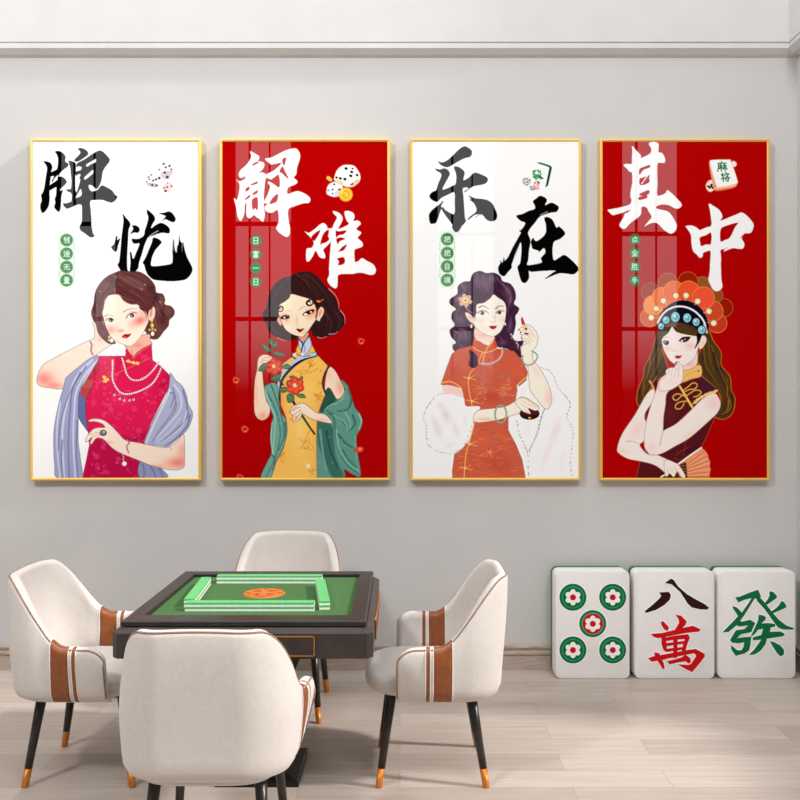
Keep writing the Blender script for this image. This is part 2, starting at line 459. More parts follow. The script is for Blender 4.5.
# round orange centre plate with its brown printed figure
bm = bmesh.new()
bmesh.ops.create_cone(bm, cap_ends=True, segments=64, radius1=.095, radius2=.092, depth=.004, matrix=Matrix.Translation((-.008, .06, .7622)))
cp = from_bm('centre_plate', bm, M['orange'], tbl)
bm = bmesh.new()
def ring_flat(cx_, cy_, r0, r1, a0, a1, z, n=20):
    pr = None
    for i in range(n+1):
        a = a0+(a1-a0)*i/n
        p = (bm.verts.new((cx_+r0*math.cos(a), cy_+r0*math.sin(a), z)), bm.verts.new((cx_+r1*math.cos(a), cy_+r1*math.sin(a), z)))
        if pr: bm.faces.new((pr[0], pr[1], p[1], p[0]))
        pr = p
cx0, cy0, cz = -.008, .06, .7645
for a in range(4):
    ring_flat(cx0, cy0, .050, .054, a*PI/2+.25, a*PI/2+PI/2-.25, cz)
    ring_flat(cx0+.072*math.cos(a*PI/2), cy0+.072*math.sin(a*PI/2), .006, .010, 0, 2*PI, cz, 12)
    ring_flat(cx0+.060*math.cos(a*PI/2+.6), cy0+.060*math.sin(a*PI/2+.6), .012, .016, a, a+2.5, cz, 10)
    ring_flat(cx0+.060*math.cos(a*PI/2-.6), cy0+.060*math.sin(a*PI/2-.6), .010, .014, a+2, a+5, cz, 10)
    ring_flat(cx0+.03*math.cos(a*PI/2+.78), cy0+.03*math.sin(a*PI/2+.78), .005, .012, a*1.4, a*1.4+3.4, cz, 10)
ring_flat(cx0, cy0, .0885, .0905, 0, 2*PI, cz, 60)
from_bm('printed_figure', bm, M['brown_mark'], cp)
# drawers with a thin gold outline on each side
M['gold_line'] = noise_tint(mat('gold_inlay', srgb(190,124,52), .4, metal=.5), srgb(180,114,46), srgb(200,134,60), 40)
for k in range(4):
    bm = bmesh.new(); add_box(bm, -.278, .278, -HB-.006, -HB+.01, .650, .728, .003, 1)
    d = from_bm('drawer', bm, M['table'], tbl); d.rotation_euler = (0, 0, k*PI/2)
    bm = bmesh.new()
    y0 = -HB-.0075
    for (a, b_, c, e_) in ((-.278, .278, .7235, .7275), (-.278, .278, .6505, .6545), (-.278, -.274, .6505, .7275), (.274, .278, .6505, .7275)):
        add_box(bm, a, b_, y0, y0+.003, c, e_)
    from_bm('gold_outline', bm, M['gold_line'], d)
# curved grip plate on the right flank
bm = bmesh.new()
n = 14; y_ = []
for i in range(n+1):
    a = -1+2*i/n; y_.append((a*.27, .002+.005*(1-a*a)))
A = [bm.verts.new((HB+t, y, .735-.0*abs(y))) for y, t in y_]; B = [bm.verts.new((HB+t, y, .655)) for y, t in y_]
C = [bm.verts.new((HB-.004, y, .735)) for y, t in y_]; D = [bm.verts.new((HB-.004, y, .655)) for y, t in y_]
for i in range(n):
    bm.faces.new((A[i], A[i+1], B[i+1], B[i])); bm.faces.new((C[i], C[i+1], A[i+1], A[i])); bm.faces.new((D[i], B[i], B[i+1], D[i+1])); bm.faces.new((C[i+1], C[i], D[i], D[i+1]))
bm.faces.new((A[0], B[0], D[0], C[0])); bm.faces.new((A[-1], C[-1], D[-1], B[-1]))
sp = from_bm('side_panel', bm, M['table'], tbl)
tube('gold_trim', [(HB+t+.001, y, .7345) for y, t in y_]+[(HB+t+.001, y, .6555) for y, t in y_][::-1], .0028, M['gold_line'], sp, 6, True)
# tapering pedestal and floor plate
bm = bmesh.new()
def sq(a, z): return [bm.verts.new(p) for p in ((a, -a, z), (a, a, z), (-a, a, z), (-a, -a, z))]
Ls = [sq(.215, .641), sq(.205, .60), (sq(.10, .34)), sq(.085, .16), sq(.10, .035)]
for A, B in zip(Ls, Ls[1:]):
    for k in range(4): bm.faces.new((A[k], A[(k+1) % 4], B[(k+1) % 4], B[k]))
bm.faces.new(Ls[0]); bm.faces.new(Ls[-1][::-1])
bmesh.ops.bevel(bm, geom=[e for e in bm.edges if abs(e.verts[0].co.z-e.verts[1].co.z) > .01], offset=.01, segments=2, affect='EDGES')
from_bm('pedestal', bm, M['base_black'], tbl)
bm = bmesh.new()
Ls = [sq(.176, 0), sq(.176, .018), sq(.168, .024), sq(.098, .036)]
for A, B in zip(Ls, Ls[1:]):
    for k in range(4): bm.faces.new((A[k], A[(k+1) % 4], B[(k+1) % 4], B[k]))
bm.faces.new(Ls[0][::-1]); bm.faces.new(Ls[-1])
from_bm('floor_plate', bm, M['base_black'], tbl)

# ------------------------------------------------------------------ small mahjong tiles in four double-height walls
M['tile_white'] = noise_tint(mat('tile_white', srgb(240,240,236), .35), srgb(236,236,232), srgb(244,244,240), 40)
M['tile_green'] = noise_tint(mat('tile_mint_green', srgb(108,208,130), .35), srgb(84,180,104), srgb(96,190,116), 40)
TW, TL, TH = .0312, .044, .0182
bm = bmesh.new(); add_box(bm, -TW/2+.0001, TW/2-.0001, -TL/2, TL/2, .0, .0090, .0006, 1)
mt = from_bm('mahjong_tile', bm, M['tile_white'])
bm = bmesh.new(); add_box(bm, -TW/2+.0001, TW/2-.0001, -TL/2, TL/2, .0090, TH-.0002, .0012, 1)
from_bm('green_back', bm, M['tile_green'], mt)
rows = [((-.882, 3.400), (-.355, 3.400), 'front'), ((-.868, 3.925), (-.366, 3.925), 'back'),
        ((-.880, 3.444), (-.912, 3.895), 'left'), ((-.311, 3.405), (-.373, 3.846), 'right')]
first = True
ZF = .7606
for (ax, ay), (bx_, by_), side in rows:
    Lr = math.hypot(bx_-ax, by_-ay); n = int(round(Lr/TW)); ang = math.atan2(by_-ay, bx_-ax)
    for lay in range(2):
        for i in range(n):
            o = mt if first else copy_tree(mt); first = False
            t = (i+.5)*TW
            o.location = (ax+math.cos(ang)*t, ay+math.sin(ang)*t, ZF+lay*TH); o.rotation_euler = (0, 0, ang)
            tag(o, 'green-backed mahjong tile in the %s layer of the %s wall of tiles on the felt' % (('lower', 'upper')[lay], side), 'mahjong tile', '%s layer of the %s tile wall on the felt' % (('lower', 'upper')[lay], side))

# ------------------------------------------------------------------ giant mahjong tiles leaning by the wall
M['big_white'] = noise_tint(mat('giant_tile_white', srgb(236,232,230), .3, spec=.4), srgb(236,233,231), srgb(240,237,235), 8, 3)
M['big_green'] = noise_tint(mat('giant_tile_green', srgb(16,120,22), .35), srgb(8,112,14), srgb(12,122,18), 8, 3)
M['ink_green'] = noise_tint(mat('inlay_green', srgb(0,122,70), .4, spec=.2), srgb(0,106,60), srgb(0,114,66), 30)
M['ink_mint'] = noise_tint(mat('inlay_mint', srgb(60,200,140), .4), srgb(40,165,112), srgb(52,175,120), 30)
M['ink_red'] = noise_tint(mat('inlay_red', srgb(222,8,22), .4, spec=.2), srgb(202,2,12), srgb(212,4,18), 30)
M['ink_brown'] = noise_tint(mat('inlay_brown', srgb(58,14,8), .4, spec=.2), srgb(42,9,5), srgb(50,12,8), 30)
M['ink_halo'] = noise_tint(mat('inlay_white_edge', srgb(252,252,250), .4), srgb(248,248,246), srgb(253,253,252), 30)

GY = 4.826                                     # front face
GS = F_PX/GY                                   # pixels per metre there
def gx(px): return (px-400)/GS
def gz(py): return CAM_H-(py-CY)/GS
def catmull(pts, n=5):
    out = []; k = len(pts)
    for i in range(k):
        p0, p1, p2, p3 = (np.array(pts[(i+j-1) % k], float) for j in range(4))
        for s_ in range(n):
            t = s_/n
            out.append(tuple(.5*((2*p1)+(-p0+p2)*t+(2*p0-5*p1+4*p2-p3)*t*t+(-p0+3*p1-3*p2+p3)*t**3)))
    return out
def rounded_rect(x0, x1, z0, z1, r, n=6):
    P = []
    for cx_, cz_, a0 in ((x1-r, z1-r, 0), (x0+r, z1-r, PI/2), (x0+r, z0+r, PI), (x1-r, z0+r, 1.5*PI)):
        for i in range(n+1):
            a = a0+PI/2*i/n; P.append((cx_+r*math.cos(a), cz_+r*math.sin(a)))
    return P
def giant_tile(x0, x1, y_top, label, deps):
    X0, X1 = gx(x0), gx(x1); Z0, Z1 = 0.0, gz(y_top); xm = (X0+X1)/2
    root = empty('giant_mahjong_tile', (xm, GY, 0)); tag(root, label, 'mahjong tile decoration')
    root['group'] = 'giant mahjong tiles standing by the wall'
    hw = (X1-X0)/2; r = .034
    def body(name, y0, y1, m, b):
        bm = bmesh.new()
        rings = []
        stops = [(y0, b), (y0+b*.3, b*.3), (y0+b, 0), (y1-b*.4, 0), (y1, b*.4)]
        for y, ins in stops:
            rings.append([bm.verts.new((x, y, z)) for x, z in rounded_rect(-hw+ins, hw-ins, Z0+ins, Z1-ins, r)])
        for A, B in zip(rings, rings[1:]):
            n = len(A)
            for k in range(n): bm.faces.new((A[k], A[(k+1) % n], B[(k+1) % n], B[k]))
        bm.faces.new(rings[0]); bm.faces.new(rings[-1][::-1])
        o = from_bm(name, bm, m, root, True)
        o.data.set_sharp_from_angle(angle=math.radians(35)); return o
    face = body('tile_body', 0, .108, M['big_white'], .009)
    body('green_back', .108, .152, M['big_green'], .008)
    return root, face
def inlay(root, face, name, polys, m, depth, x_mid):
    bm = bmesh.new()
    for k_, pts in enumerate(polys):
        depth += .00006
        P = [((px-400)/GS-x_mid, gz(py)) for px, py in pts]
        vs = [bm.verts.new((x, -depth, z)) for x, z in P]; vb = [bm.verts.new((x, .004, z)) for x, z in P]
        n = len(P)
        es = [bm.edges.new((vs[i], vs[(i+1) % n])) for i in range(n)]
        bmesh.ops.triangle_fill(bm, use_beauty=True, use_dissolve=False, edges=es)
        for i in range(n): bm.faces.new((vs[i], vb[i], vb[(i+1) % n], vs[(i+1) % n]))
    return from_bm(name, bm, m, face)
def grow(pts, d):
    """offset a closed outline outwards"""
    n = len(pts); A = sum(pts[i][0]*pts[(i+1) % n][1]-pts[(i+1) % n][0]*pts[i][1] for i in range(n)); s_ = 1 if A > 0 else -1
    out = []
    for i in range(n):
        ax, ay = pts[i-1]; bx_, by_ = pts[(i+1) % n]; tx, ty = bx_-ax, by_-ay; l = math.hypot(tx, ty) or 1
        out.append((pts[i][0]+s_*ty/l*d, pts[i][1]-s_*tx/l*d))
    return out
def circ(cx_, cy_, r, n=32): return [(cx_+r*math.cos(2*PI*k/n), cy_+r*math.sin(2*PI*k/n)) for k in range(n)]
def flower(cx_, cy_, r):
    return [(cx_+(r*(.72+.28*abs(math.cos(3*a))))*math.cos(a+PI/2), cy_-(r*(.72+.28*abs(math.cos(3*a))))*math.sin(a+PI/2)) for a in [2*PI*k/60 for k in range(60)]]
z = lambda s: [tuple(float(v) for v in p.split(',')) for p in s.split()]
def conv(pts, ox, oy, k): return [(ox+x/k, oy+y/k) for x, y in pts]

# five-circle tile
g1, f1 = giant_tile(555.5, 630, 570.8, 'giant white mahjong tile with five flower circles, green back, on the floor', 0)
xm = g1.location.x
k1 = 6.663
C5 = [(219,248,0), (484,248,0), (351,424,1), (219,599,0), (484,599,0)]
for cx_, cy_, red in C5:
    px, py = 540+cx_/k1, 560+cy_/k1
    mk = inlay(g1, f1, 'circle_mark', [circ(px, py, 14.6)], M['ink_halo'], .0006, xm)
    inlay(g1, mk, 'green_ring', [circ(px, py, 13.5)], M['ink_green'], .0012, xm).parent = mk
    inlay(g1, mk, 'mint_ring', [circ(px, py, 11.0 if not red else 11.4)], M['ink_mint'], .0018, xm).parent = mk
    inlay(g1, mk, 'inner_disc', [circ(px, py, 10.2)], M['ink_red'] if red else M['ink_green'], .0024, xm).parent = mk
    inlay(g1, mk, 'flower', [flower(px, py, 8.2)], M['ink_halo'], .0030, xm).parent = mk
    inlay(g1, mk, 'flower_centre', [circ(px, py, 3.0, 20)], M['ink_red'], .0036, xm).parent = mk

# eight-of-characters tile
g2, f2 = giant_tile(635, 715, 570.8, 'giant white mahjong tile with a brown and a red character, middle of the three', 0)
xm = g2.location.x
cv = lambda s: conv(z(s), 625, 560, 6.663)
ba = [cv('228,218 290,214 303,232 296,262 262,296 205,330 140,350 132,342 190,296 236,252 243,236'),
      cv('268,152 306,126 322,134 352,178 410,228 470,264 530,296 558,318 548,328 500,326 446,314 420,290 370,212 312,160')]
inlay(g2, f2, 'character_edging', [grow(p, 1.6) for p in ba], M['ink_halo'], .0008, xm)
inlay(g2, f2, 'brown_character', [grow(p, .35) for p in ba], M['ink_brown'], .0018, xm)
wan = [cv('240,412 252,408 290,448 284,472 262,460 244,432'),
       cv('338,364 372,372 408,408 402,428 368,462 332,482 336,462 362,420 360,396'),
       cv('172,494 250,488 360,460 452,440 500,462 494,474 400,484 300,504 222,518 196,512'),
       cv('244,516 268,512 274,560 276,612 258,600 244,556'),
       cv('262,520 330,506 420,496 430,516 412,560 400,606 380,610 388,560 398,524 330,528 270,538'),
       cv('272,556 400,540 396,554 272,572'), cv('272,594 392,580 388,594 276,610'),
       cv('322,512 348,508 346,600 344,650 322,652 324,580'),
       cv('154,654 200,640 196,616 228,622 232,636 330,618 420,600 470,594 530,626 528,644 492,690 446,744 400,722 354,696 420,700 440,694 476,640 462,618 400,630 300,650 246,664 256,690 262,722 250,724 232,690 216,668 176,674'),
       cv('280,676 330,664 380,650 402,632 432,654 436,680 424,688 402,672 350,680 296,692')]
inlay(g2, f2, 'red_character_edging', [grow(p, 1.5) for p in wan], M['ink_halo'], .0009, xm)
inlay(g2, f2, 'red_character', [grow(p, .35) for p in wan], M['ink_red'], .0020, xm)

# green-dragon tile
g3, f3 = giant_tile(718.5, 796, 570.8, 'giant white mahjong tile with a single green character, by the room corner', 0)
xm = g3.location.x
cv = lambda s: conv(z(s), 705, 560, 6.663)
fa = [cv('202,248 232,246 300,218 352,200 370,242 352,262 330,252 300,300 262,362 214,428 156,476 118,482 170,430 222,374 186,318 184,308 214,320 246,352 290,290 312,252 262,262 222,280'),
      cv('348,252 362,248 400,290 440,342 486,396 540,438 590,454 584,462 520,460 488,448 452,400 400,328 346,268'),
      cv('430,210 452,214 478,242 474,252 440,276 404,300 398,292 420,262 432,238'),
      cv('508,276 524,280 540,306 536,316 490,336 446,354 444,344 474,322 496,300'),
      cv('214,404 250,412 300,400 332,420 320,444 306,478 268,486 236,492 216,514 212,522 262,516 306,512 300,560 292,600 262,620 204,636 176,594 172,568 212,602 242,604 258,580 262,546 220,552 180,548 168,534 188,500 206,470 262,462 284,444 286,432 232,440 206,432'),
      cv('358,366 384,370 404,382 400,396 372,424 420,422 466,428 466,440 436,448 430,480 500,478 528,492 522,504 450,516 410,522 400,560 366,604 330,626 294,632 330,596 360,556 376,528 320,532 318,518 376,500 388,456 352,462 330,490 304,514 330,460 356,400'),
      cv('434,542 452,546 500,570 524,600 522,628 504,640 482,620 456,580')]
inlay(g3, f3, 'character_edging', [grow(p, 1.5) for p in fa], M['ink_halo'], .0008, xm)
inlay(g3, f3, 'green_character', [grow(p, .35) for p in fa], M['ink_green'], .0018, xm)
# ------------------------------------------------------------------ printed pictures: each print is one sheet whose ink colours are worked out
# here stroke by stroke (flat printed colour only) and stored on the sheet's own mesh
SS = 5                                        # working cells per unit; the sheet keeps every second one
def pp(s): return [tuple(float(v) for v in q.split(',')) for q in s.split()]
def smooth_closed(P, n=4):
    A = np.array(P, float); p0, p1, p2, p3 = np.roll(A, 1, 0), A, np.roll(A, -1, 0), np.roll(A, -2, 0); out = []
    for s_ in range(n):
        t = s_/n; out.append(.5*(2*p1+(p2-p0)*t+(2*p0-5*p1+4*p2-p3)*t*t+(3*p1-p0-3*p2+p3)*t**3))
    return np.stack(out, 1).reshape(-1, 2)
def smooth_open(P, n=6):
    A = np.array(P, float)
    if len(A) < 3: return np.array([A[0]+(A[-1]-A[0])*i/n for i in range(n+1)])
    B = np.vstack([2*A[0]-A[1], A, 2*A[-1]-A[-2]]); out = []
    for i in range(len(A)-1):
        p0, p1, p2, p3 = B[i:i+4]
        for s_ in range(n):
            t = s_/n; out.append(.5*(2*p1+(p2-p0)*t+(2*p0-5*p1+4*p2-p3)*t*t+(3*p1-p0-3*p2+p3)*t**3))
    out.append(A[-1]); return np.array(out)
def blur2(m, r):
    r = max(1, int(r))
    for _ in range(2):
        for ax in (0, 1):
            pad = [(0, 0), (0, 0)]; pad[ax] = (r+1, r)
            c = np.cumsum(np.pad(m, pad, mode='edge'), axis=ax, dtype=np.float64)
            m = ((c[2*r+1:]-c[:-2*r-1]) if ax == 0 else (c[:, 2*r+1:]-c[:, :-2*r-1]))/(2*r+1)
    return m.astype(np.float32)
class Sheet:
    def __init__(s, x0, y0, x1, y1, bg):
        s.x0, s.y0, s.x1, s.y1 = x0, y0, x1, y1
        s.W, s.H = int((x1-x0)*SS), int((y1-y0)*SS)
        s.c = np.zeros((s.H, s.W, 3), np.float32); s.c[:] = bg
        s.rs = np.random.RandomState(3)
    def cells(s, pts, fr):
        A = np.array(pp(pts) if isinstance(pts, str) else pts, float)
        ox, oy, k = fr
        return (A/k+np.array([ox, oy])-np.array([s.x0, s.y0]))*SS
    def mask(s, pts, fr=(0, 0, 1), smooth=True):
        A = s.cells(pts, fr)
        if smooth: A = smooth_closed(A)
        d = np.zeros((s.H, s.W+1), np.int16)
        n = len(A)
        for i in range(n):
            (xa, ya), (xb, yb_) = A[i], A[(i+1) % n]
            if ya == yb_: continue
            if ya > yb_: xa, ya, xb, yb_ = xb, yb_, xa, ya
            r0, r1 = max(0, math.ceil(ya-.5)), min(s.H-1, math.ceil(yb_-.5)-1)
            if r1 < r0: continue
            r = np.arange(r0, r1+1); x = xa+(r+.5-ya)*(xb-xa)/(yb_-ya)
            np.add.at(d, (r, np.clip(np.ceil(x-.5), 0, s.W).astype(int)), 1)
        return (np.cumsum(d, 1)[:, :s.W] % 2).astype(np.float32)
    def put(s, m, col, alpha=1., clip=None, box_=None):
        y0, y1, x0, x1 = box_ or (0, s.H, 0, s.W)
        if y1 <= y0 or x1 <= x0: return
        if clip is not None: m = m*clip[y0:y1, x0:x1]
        a = (m*alpha)[..., None]; R = s.c[y0:y1, x0:x1]
        R += (np.array(col, np.float32)-R)*a
    def poly(s, pts, fr, col, alpha=1., smooth=True, clip=None, edge=None, ew=.5, soft=0):
        m = s.mask(pts, fr, smooth)
        if soft: m = blur2(m, soft*SS)
        s.put(m, col, alpha, clip)
        if edge is not None:
            A = s.cells(pts, fr); A = smooth_closed(A) if smooth else A
            s._stroke(np.vstack([A, A[:1]]), ew*SS/2, ew*SS/2, edge, .9, clip)
        return m
    def _stroke(s, A, r0, r1, col, alpha, clip):
        pad = max(r0, r1)+2
        X0, Y0 = np.maximum(0, np.floor(A.min(0)-pad)).astype(int); X1, Y1 = np.ceil(A.max(0)+pad).astype(int)
        X1, Y1 = min(s.W, X1), min(s.H, Y1)
        if X1 <= X0 or Y1 <= Y0: return
        M_ = np.zeros((Y1-Y0, X1-X0), np.float32); n = len(A)
        for i in range(n-1):
            a, b = A[i], A[i+1]; ra = r0+(r1-r0)*i/max(1, n-2)
            u0, v0 = int(max(X0, min(a[0], b[0])-pad)), int(max(Y0, min(a[1], b[1])-pad))
            u1, v1 = int(min(X1, max(a[0], b[0])+pad+1)), int(min(Y1, max(a[1], b[1])+pad+1))
            if u1 <= u0 or v1 <= v0: continue
            yy, xx = np.mgrid[v0:v1, u0:u1]; xx = xx+.5; yy = yy+.5
            d = b-a; L2 = (d**2).sum() or 1e-6
            t = np.clip(((xx-a[0])*d[0]+(yy-a[1])*d[1])/L2, 0, 1)
            dist = np.hypot(xx-a[0]-t*d[0], yy-a[1]-t*d[1])
            sl = M_[v0-Y0:v1-Y0, u0-X0:u1-X0]; np.maximum(sl, np.clip(ra-dist+.5, 0, 1), out=sl)
        s.put(M_, col, alpha, clip, (Y0, Y1, X0, X1))
    def line(s, pts, fr, w, col, alpha=1., w2=None, clip=None):
        A = smooth_open(s.cells(pts, fr)); s._stroke(A, w*SS/2, (w if w2 is None else w2)*SS/2, col, alpha, clip)
    def blob(s, x, y, rx, ry, fr, col, alpha=1., clip=None, hard=False, rot=0.):
        """soft round patch (hard=True: a crisp ellipse); radii in picture units"""
        c = s.cells([(x, y)], fr)[0]; rx, ry = rx*SS, ry*SS; R = max(rx, ry)*(1.1 if hard else 2.6)+2
        X0, X1, Y0, Y1 = int(max(0, c[0]-R)), int(min(s.W, c[0]+R+1)), int(max(0, c[1]-R)), int(min(s.H, c[1]+R+1))
        if X1 <= X0 or Y1 <= Y0: return
        yy, xx = np.mgrid[Y0:Y1, X0:X1]; dx, dy = xx+.5-c[0], yy+.5-c[1]
        ca, sa = math.cos(rot), math.sin(rot); u, v = (dx*ca+dy*sa)/rx, (-dx*sa+dy*ca)/ry; q = np.sqrt(u*u+v*v)
        m = np.clip((1-q)*min(rx, ry)+.5, 0, 1) if hard else np.exp(-q*q*1.1)
        s.put(m.astype(np.float32), col, alpha, clip, (Y0, Y1, X0, X1))
    def pearls(s, pts, fr, r, step, col, edge=None):
        A = smooth_open(s.cells(pts, fr), 14); acc = 0; last = A[0]
        for a in A:
            acc += np.hypot(*(a-last)); last = a
            if acc >= step*SS:
                acc = 0; x, y = a/SS+np.array([s.x0, s.y0])
                if edge is not None: s.blob(x, y, r*1.35, r*1.35, (0, 0, 1), edge, .8, hard=True)
                s.blob(x, y, r, r, (0, 0, 1), col, 1, hard=True)
    def scatter(s, clip, n, col, kinds='dr', size=1.6, alpha=.6, area=None):
        """small printed rosettes and sprigs inside a clip shape"""
        ys, xs = np.nonzero(clip > .5)
        for _ in range(n):
            i = s.rs.randint(len(ys)); x, y = xs[i]/SS+s.x0, ys[i]/SS+s.y0; k = kinds[s.rs.randint(len(kinds))]; r = size*(.6+.8*s.rs.rand()); c = col[s.rs.randint(len(col))]
            if k == 'd': s.blob(x, y, r*.55, r*.45, (0, 0, 1), c, alpha, clip, True)
            elif k == 'r':
                q = [(x+r*math.cos(a), y+r*math.sin(a)) for a in np.linspace(0, 2*PI, 12)]; s.line(q, (0, 0, 1), .45, c, alpha, clip=clip); s.blob(x, y, r*.35, r*.35, (0, 0, 1), c, alpha, clip, True)
            elif k == 'c':
                a = s.rs.rand()*6; q = [(x+r*1.4*t*math.cos(a+t), y+r*1.4*t*math.sin(a+t)) for t in np.linspace(-1, 1.2, 7)]; s.line(q, (0, 0, 1), .6, c, alpha, .3, clip)
            elif k == 'w':
                a = s.rs.rand()*.8-.4; q = [(x+r*2.2*t, y+r*(.6*math.sin(3*t)+a*t)) for t in np.linspace(-1, 1, 7)]; s.line(q, (0, 0, 1), .9, c, alpha, .4, clip)

GL = {  # brush skeletons of the small characters on a 10x10 grid
'qian': ['3,0 1,3', '2,2.4 4.4,2.4', '1,4.6 4.4,4.6', '2.7,2.4 2.7,9 4.4,8', '5,3.2 9,2.4', '5,5.6 9.2,4.6', '6.6,0 7.4,6 9.6,9.6', '9,6.4 5.4,9.4', '8.4,.4 9.4,1.6'],
'tu': ['1,.8 2.2,2', '.6,4 2.4,3.8 1.6,7.4', '.6,9.6 2,8 5,9.6 9.6,9.6', '6.4,.4 3.6,3.6', '6.4,.4 9.6,3.4', '4.6,3.8 8.4,3.8', '3.8,5.4 9.2,5.4', '6.4,3.8 6.4,8', '5,6.4 4.2,7.6', '7.8,6.4 8.8,7.6'],
'wu': ['1.6,1.4 8.4,1.4', '.8,4.4 9.2,4.4', '5,1.4 4.4,5 1,9.4', '5.6,4.4 5.6,8.6 9.2,8.8 9.2,7.4'],
'liang': ['2.4,.4 7.6,.4 7.6,3 2.4,3 2.4,.4', '2.4,1.7 7.6,1.7', '.6,4.2 9.4,4.2', '2.4,5.2 7.6,5.2 7.6,7.4 2.4,7.4 2.4,5.2', '2.4,6.3 7.6,6.3', '5,5.2 5,9.6', '1.4,8.5 8.6,8.5', '.6,9.7 9.4,9.7'],
'ri': ['2,.6 8,.6 8,9.4 2,9.4 2,.6', '2,5 8,5'],
'fu': ['5,0 5,1', '.8,3 .8,1.2 9.2,1.2 9.2,3', '3,2.6 7,2.6', '3.2,3.8 6.8,3.8 6.8,5.2 3.2,5.2 3.2,3.8', '2,6.2 8,6.2 8,9.6 2,9.6 2,6.2', '2,7.9 8,7.9', '5,6.2 5,9.6'],
'yi': ['.6,5.2 5,4.9 9.4,5'],
'ba': ['.6,2.6 4,2.6', '.6,6.6 4,5.4', '2.4,.4 2.4,9 1.2,9.2', '5,1.2 9,1.2 9,5 5,5', '5,1.2 5,8.8 9.4,8.8 9.4,7.4', '7,1.2 7,5'],
'zi': ['5,0 4.2,1.6', '2.2,1.8 7.8,1.8 7.8,9.6 2.2,9.6 2.2,1.8', '2.2,4.4 7.8,4.4', '2.2,7 7.8,7'],
'mo': ['.4,2.6 3.4,2.6', '.4,6.6 3.4,5.4', '2,.4 2,9 1,9.2', '4.2,1.4 9.6,1.4', '5.6,.2 5.6,2.4', '8,.2 8,2.4', '5,3.2 8.8,3.2 8.8,5.8 5,5.8 5,3.2', '5,4.5 8.8,4.5', '4,7.2 9.6,7.2', '6.8,5.8 6.4,8 4,9.8', '7,7.4 9.6,9.8'],
'dian': ['5,.2 5,3.4', '5,1.8 8.4,1.8', '2,3.4 8,3.4 8,6.4 2,6.4 2,3.4', '1.4,9.4 2,7.8', '4,7.8 4.4,9.4', '6.2,7.8 6.8,9.4', '8.4,7.8 9.4,9.4'],
'jin': ['5,.2 .4,4.2', '5,.2 9.6,4.2', '2.8,4 7.2,4', '1.4,6.2 8.6,6.2', '5,4 5,9.4', '2.6,7.2 3.4,8.6', '7.4,7.2 6.6,8.6', '.6,9.5 9.4,9.5'],
'sheng': ['1.2,.8 1.2,6 .4,9.6', '1.2,.8 3.8,.8 3.8,9.2 3,9.4', '1.2,3.6 3.8,3.6', '1.2,6.2 3.8,6.2', '6,.8 5,3.4', '5.4,2.6 9.4,2.6', '5.2,5.8 9.2,5.8', '4.8,9.4 9.8,9.4', '7.2,.2 7.2,9.4'],
'shou': ['7.4,.4 2,1.4', '1.4,3.6 8.6,3.6', '.4,6 9.6,6', '5,1 5.2,8.4 4.6,9.6 3.4,9'],
'fa': ['1,1.4 4,.8 1,4.4', '1.6,2.2 2.6,3.2', '5.6,.4 9.6,4.4', '7,.4 6.4,1.6', '9,1.4 7.6,2.8', '1.6,5 4.2,5 4.2,6.6 1.8,6.6 1.6,8 4.2,8 3.6,9.8', '6.6,4.6 5,6.6', '6,5.8 9,5.8', '5,7.4 9.4,7.4', '7.2,5.8 7,7.6 5,9.8', '7.2,7.4 9.4,9.8'],
'ma': ['5.2,0 5.4,1.2', '1.6,1.6 9.6,1.6', '1.8,1.6 1.6,6 .4,9.6', '2.6,4 5.4,4', '4,2.6 4,9.4', '4,4.4 2.4,7', '4,4.6 5.4,6.4', '6,4 9.6,4', '7.8,2.6 7.8,9.4', '7.8,4.4 6,7.4', '7.8,4.4 9.8,7.4'],
'jiang': ['2.4,.4 2.4,9.6', '.8,2 1.6,3.6', '.4,7 2.4,5.6', '6,.2 4,3', '5.6,1.4 8.8,1.4 6,4.4', '3.6,5.8 9.8,5.8', '7.6,4.4 7.6,9 6.4,9.2', '4.8,7 5.6,8.2']}
def glyph(s, key, cx_, cy_, size, w, col, alpha=1., shear=0.):
    for st in GL[key]:
        P = [(cx_+(x-5)/10*size+shear*(5-y)/10*size, cy_+(y-5)/10*size) for x, y in pp(st)]
        A = np.array(P); 
        for a, b in zip(P, P[1:]): s.line([a, b], (0, 0, 1), w, col, alpha)
WHITE = (254, 254, 254); INK = (3, 3, 3); RED = (172, 0, 2)
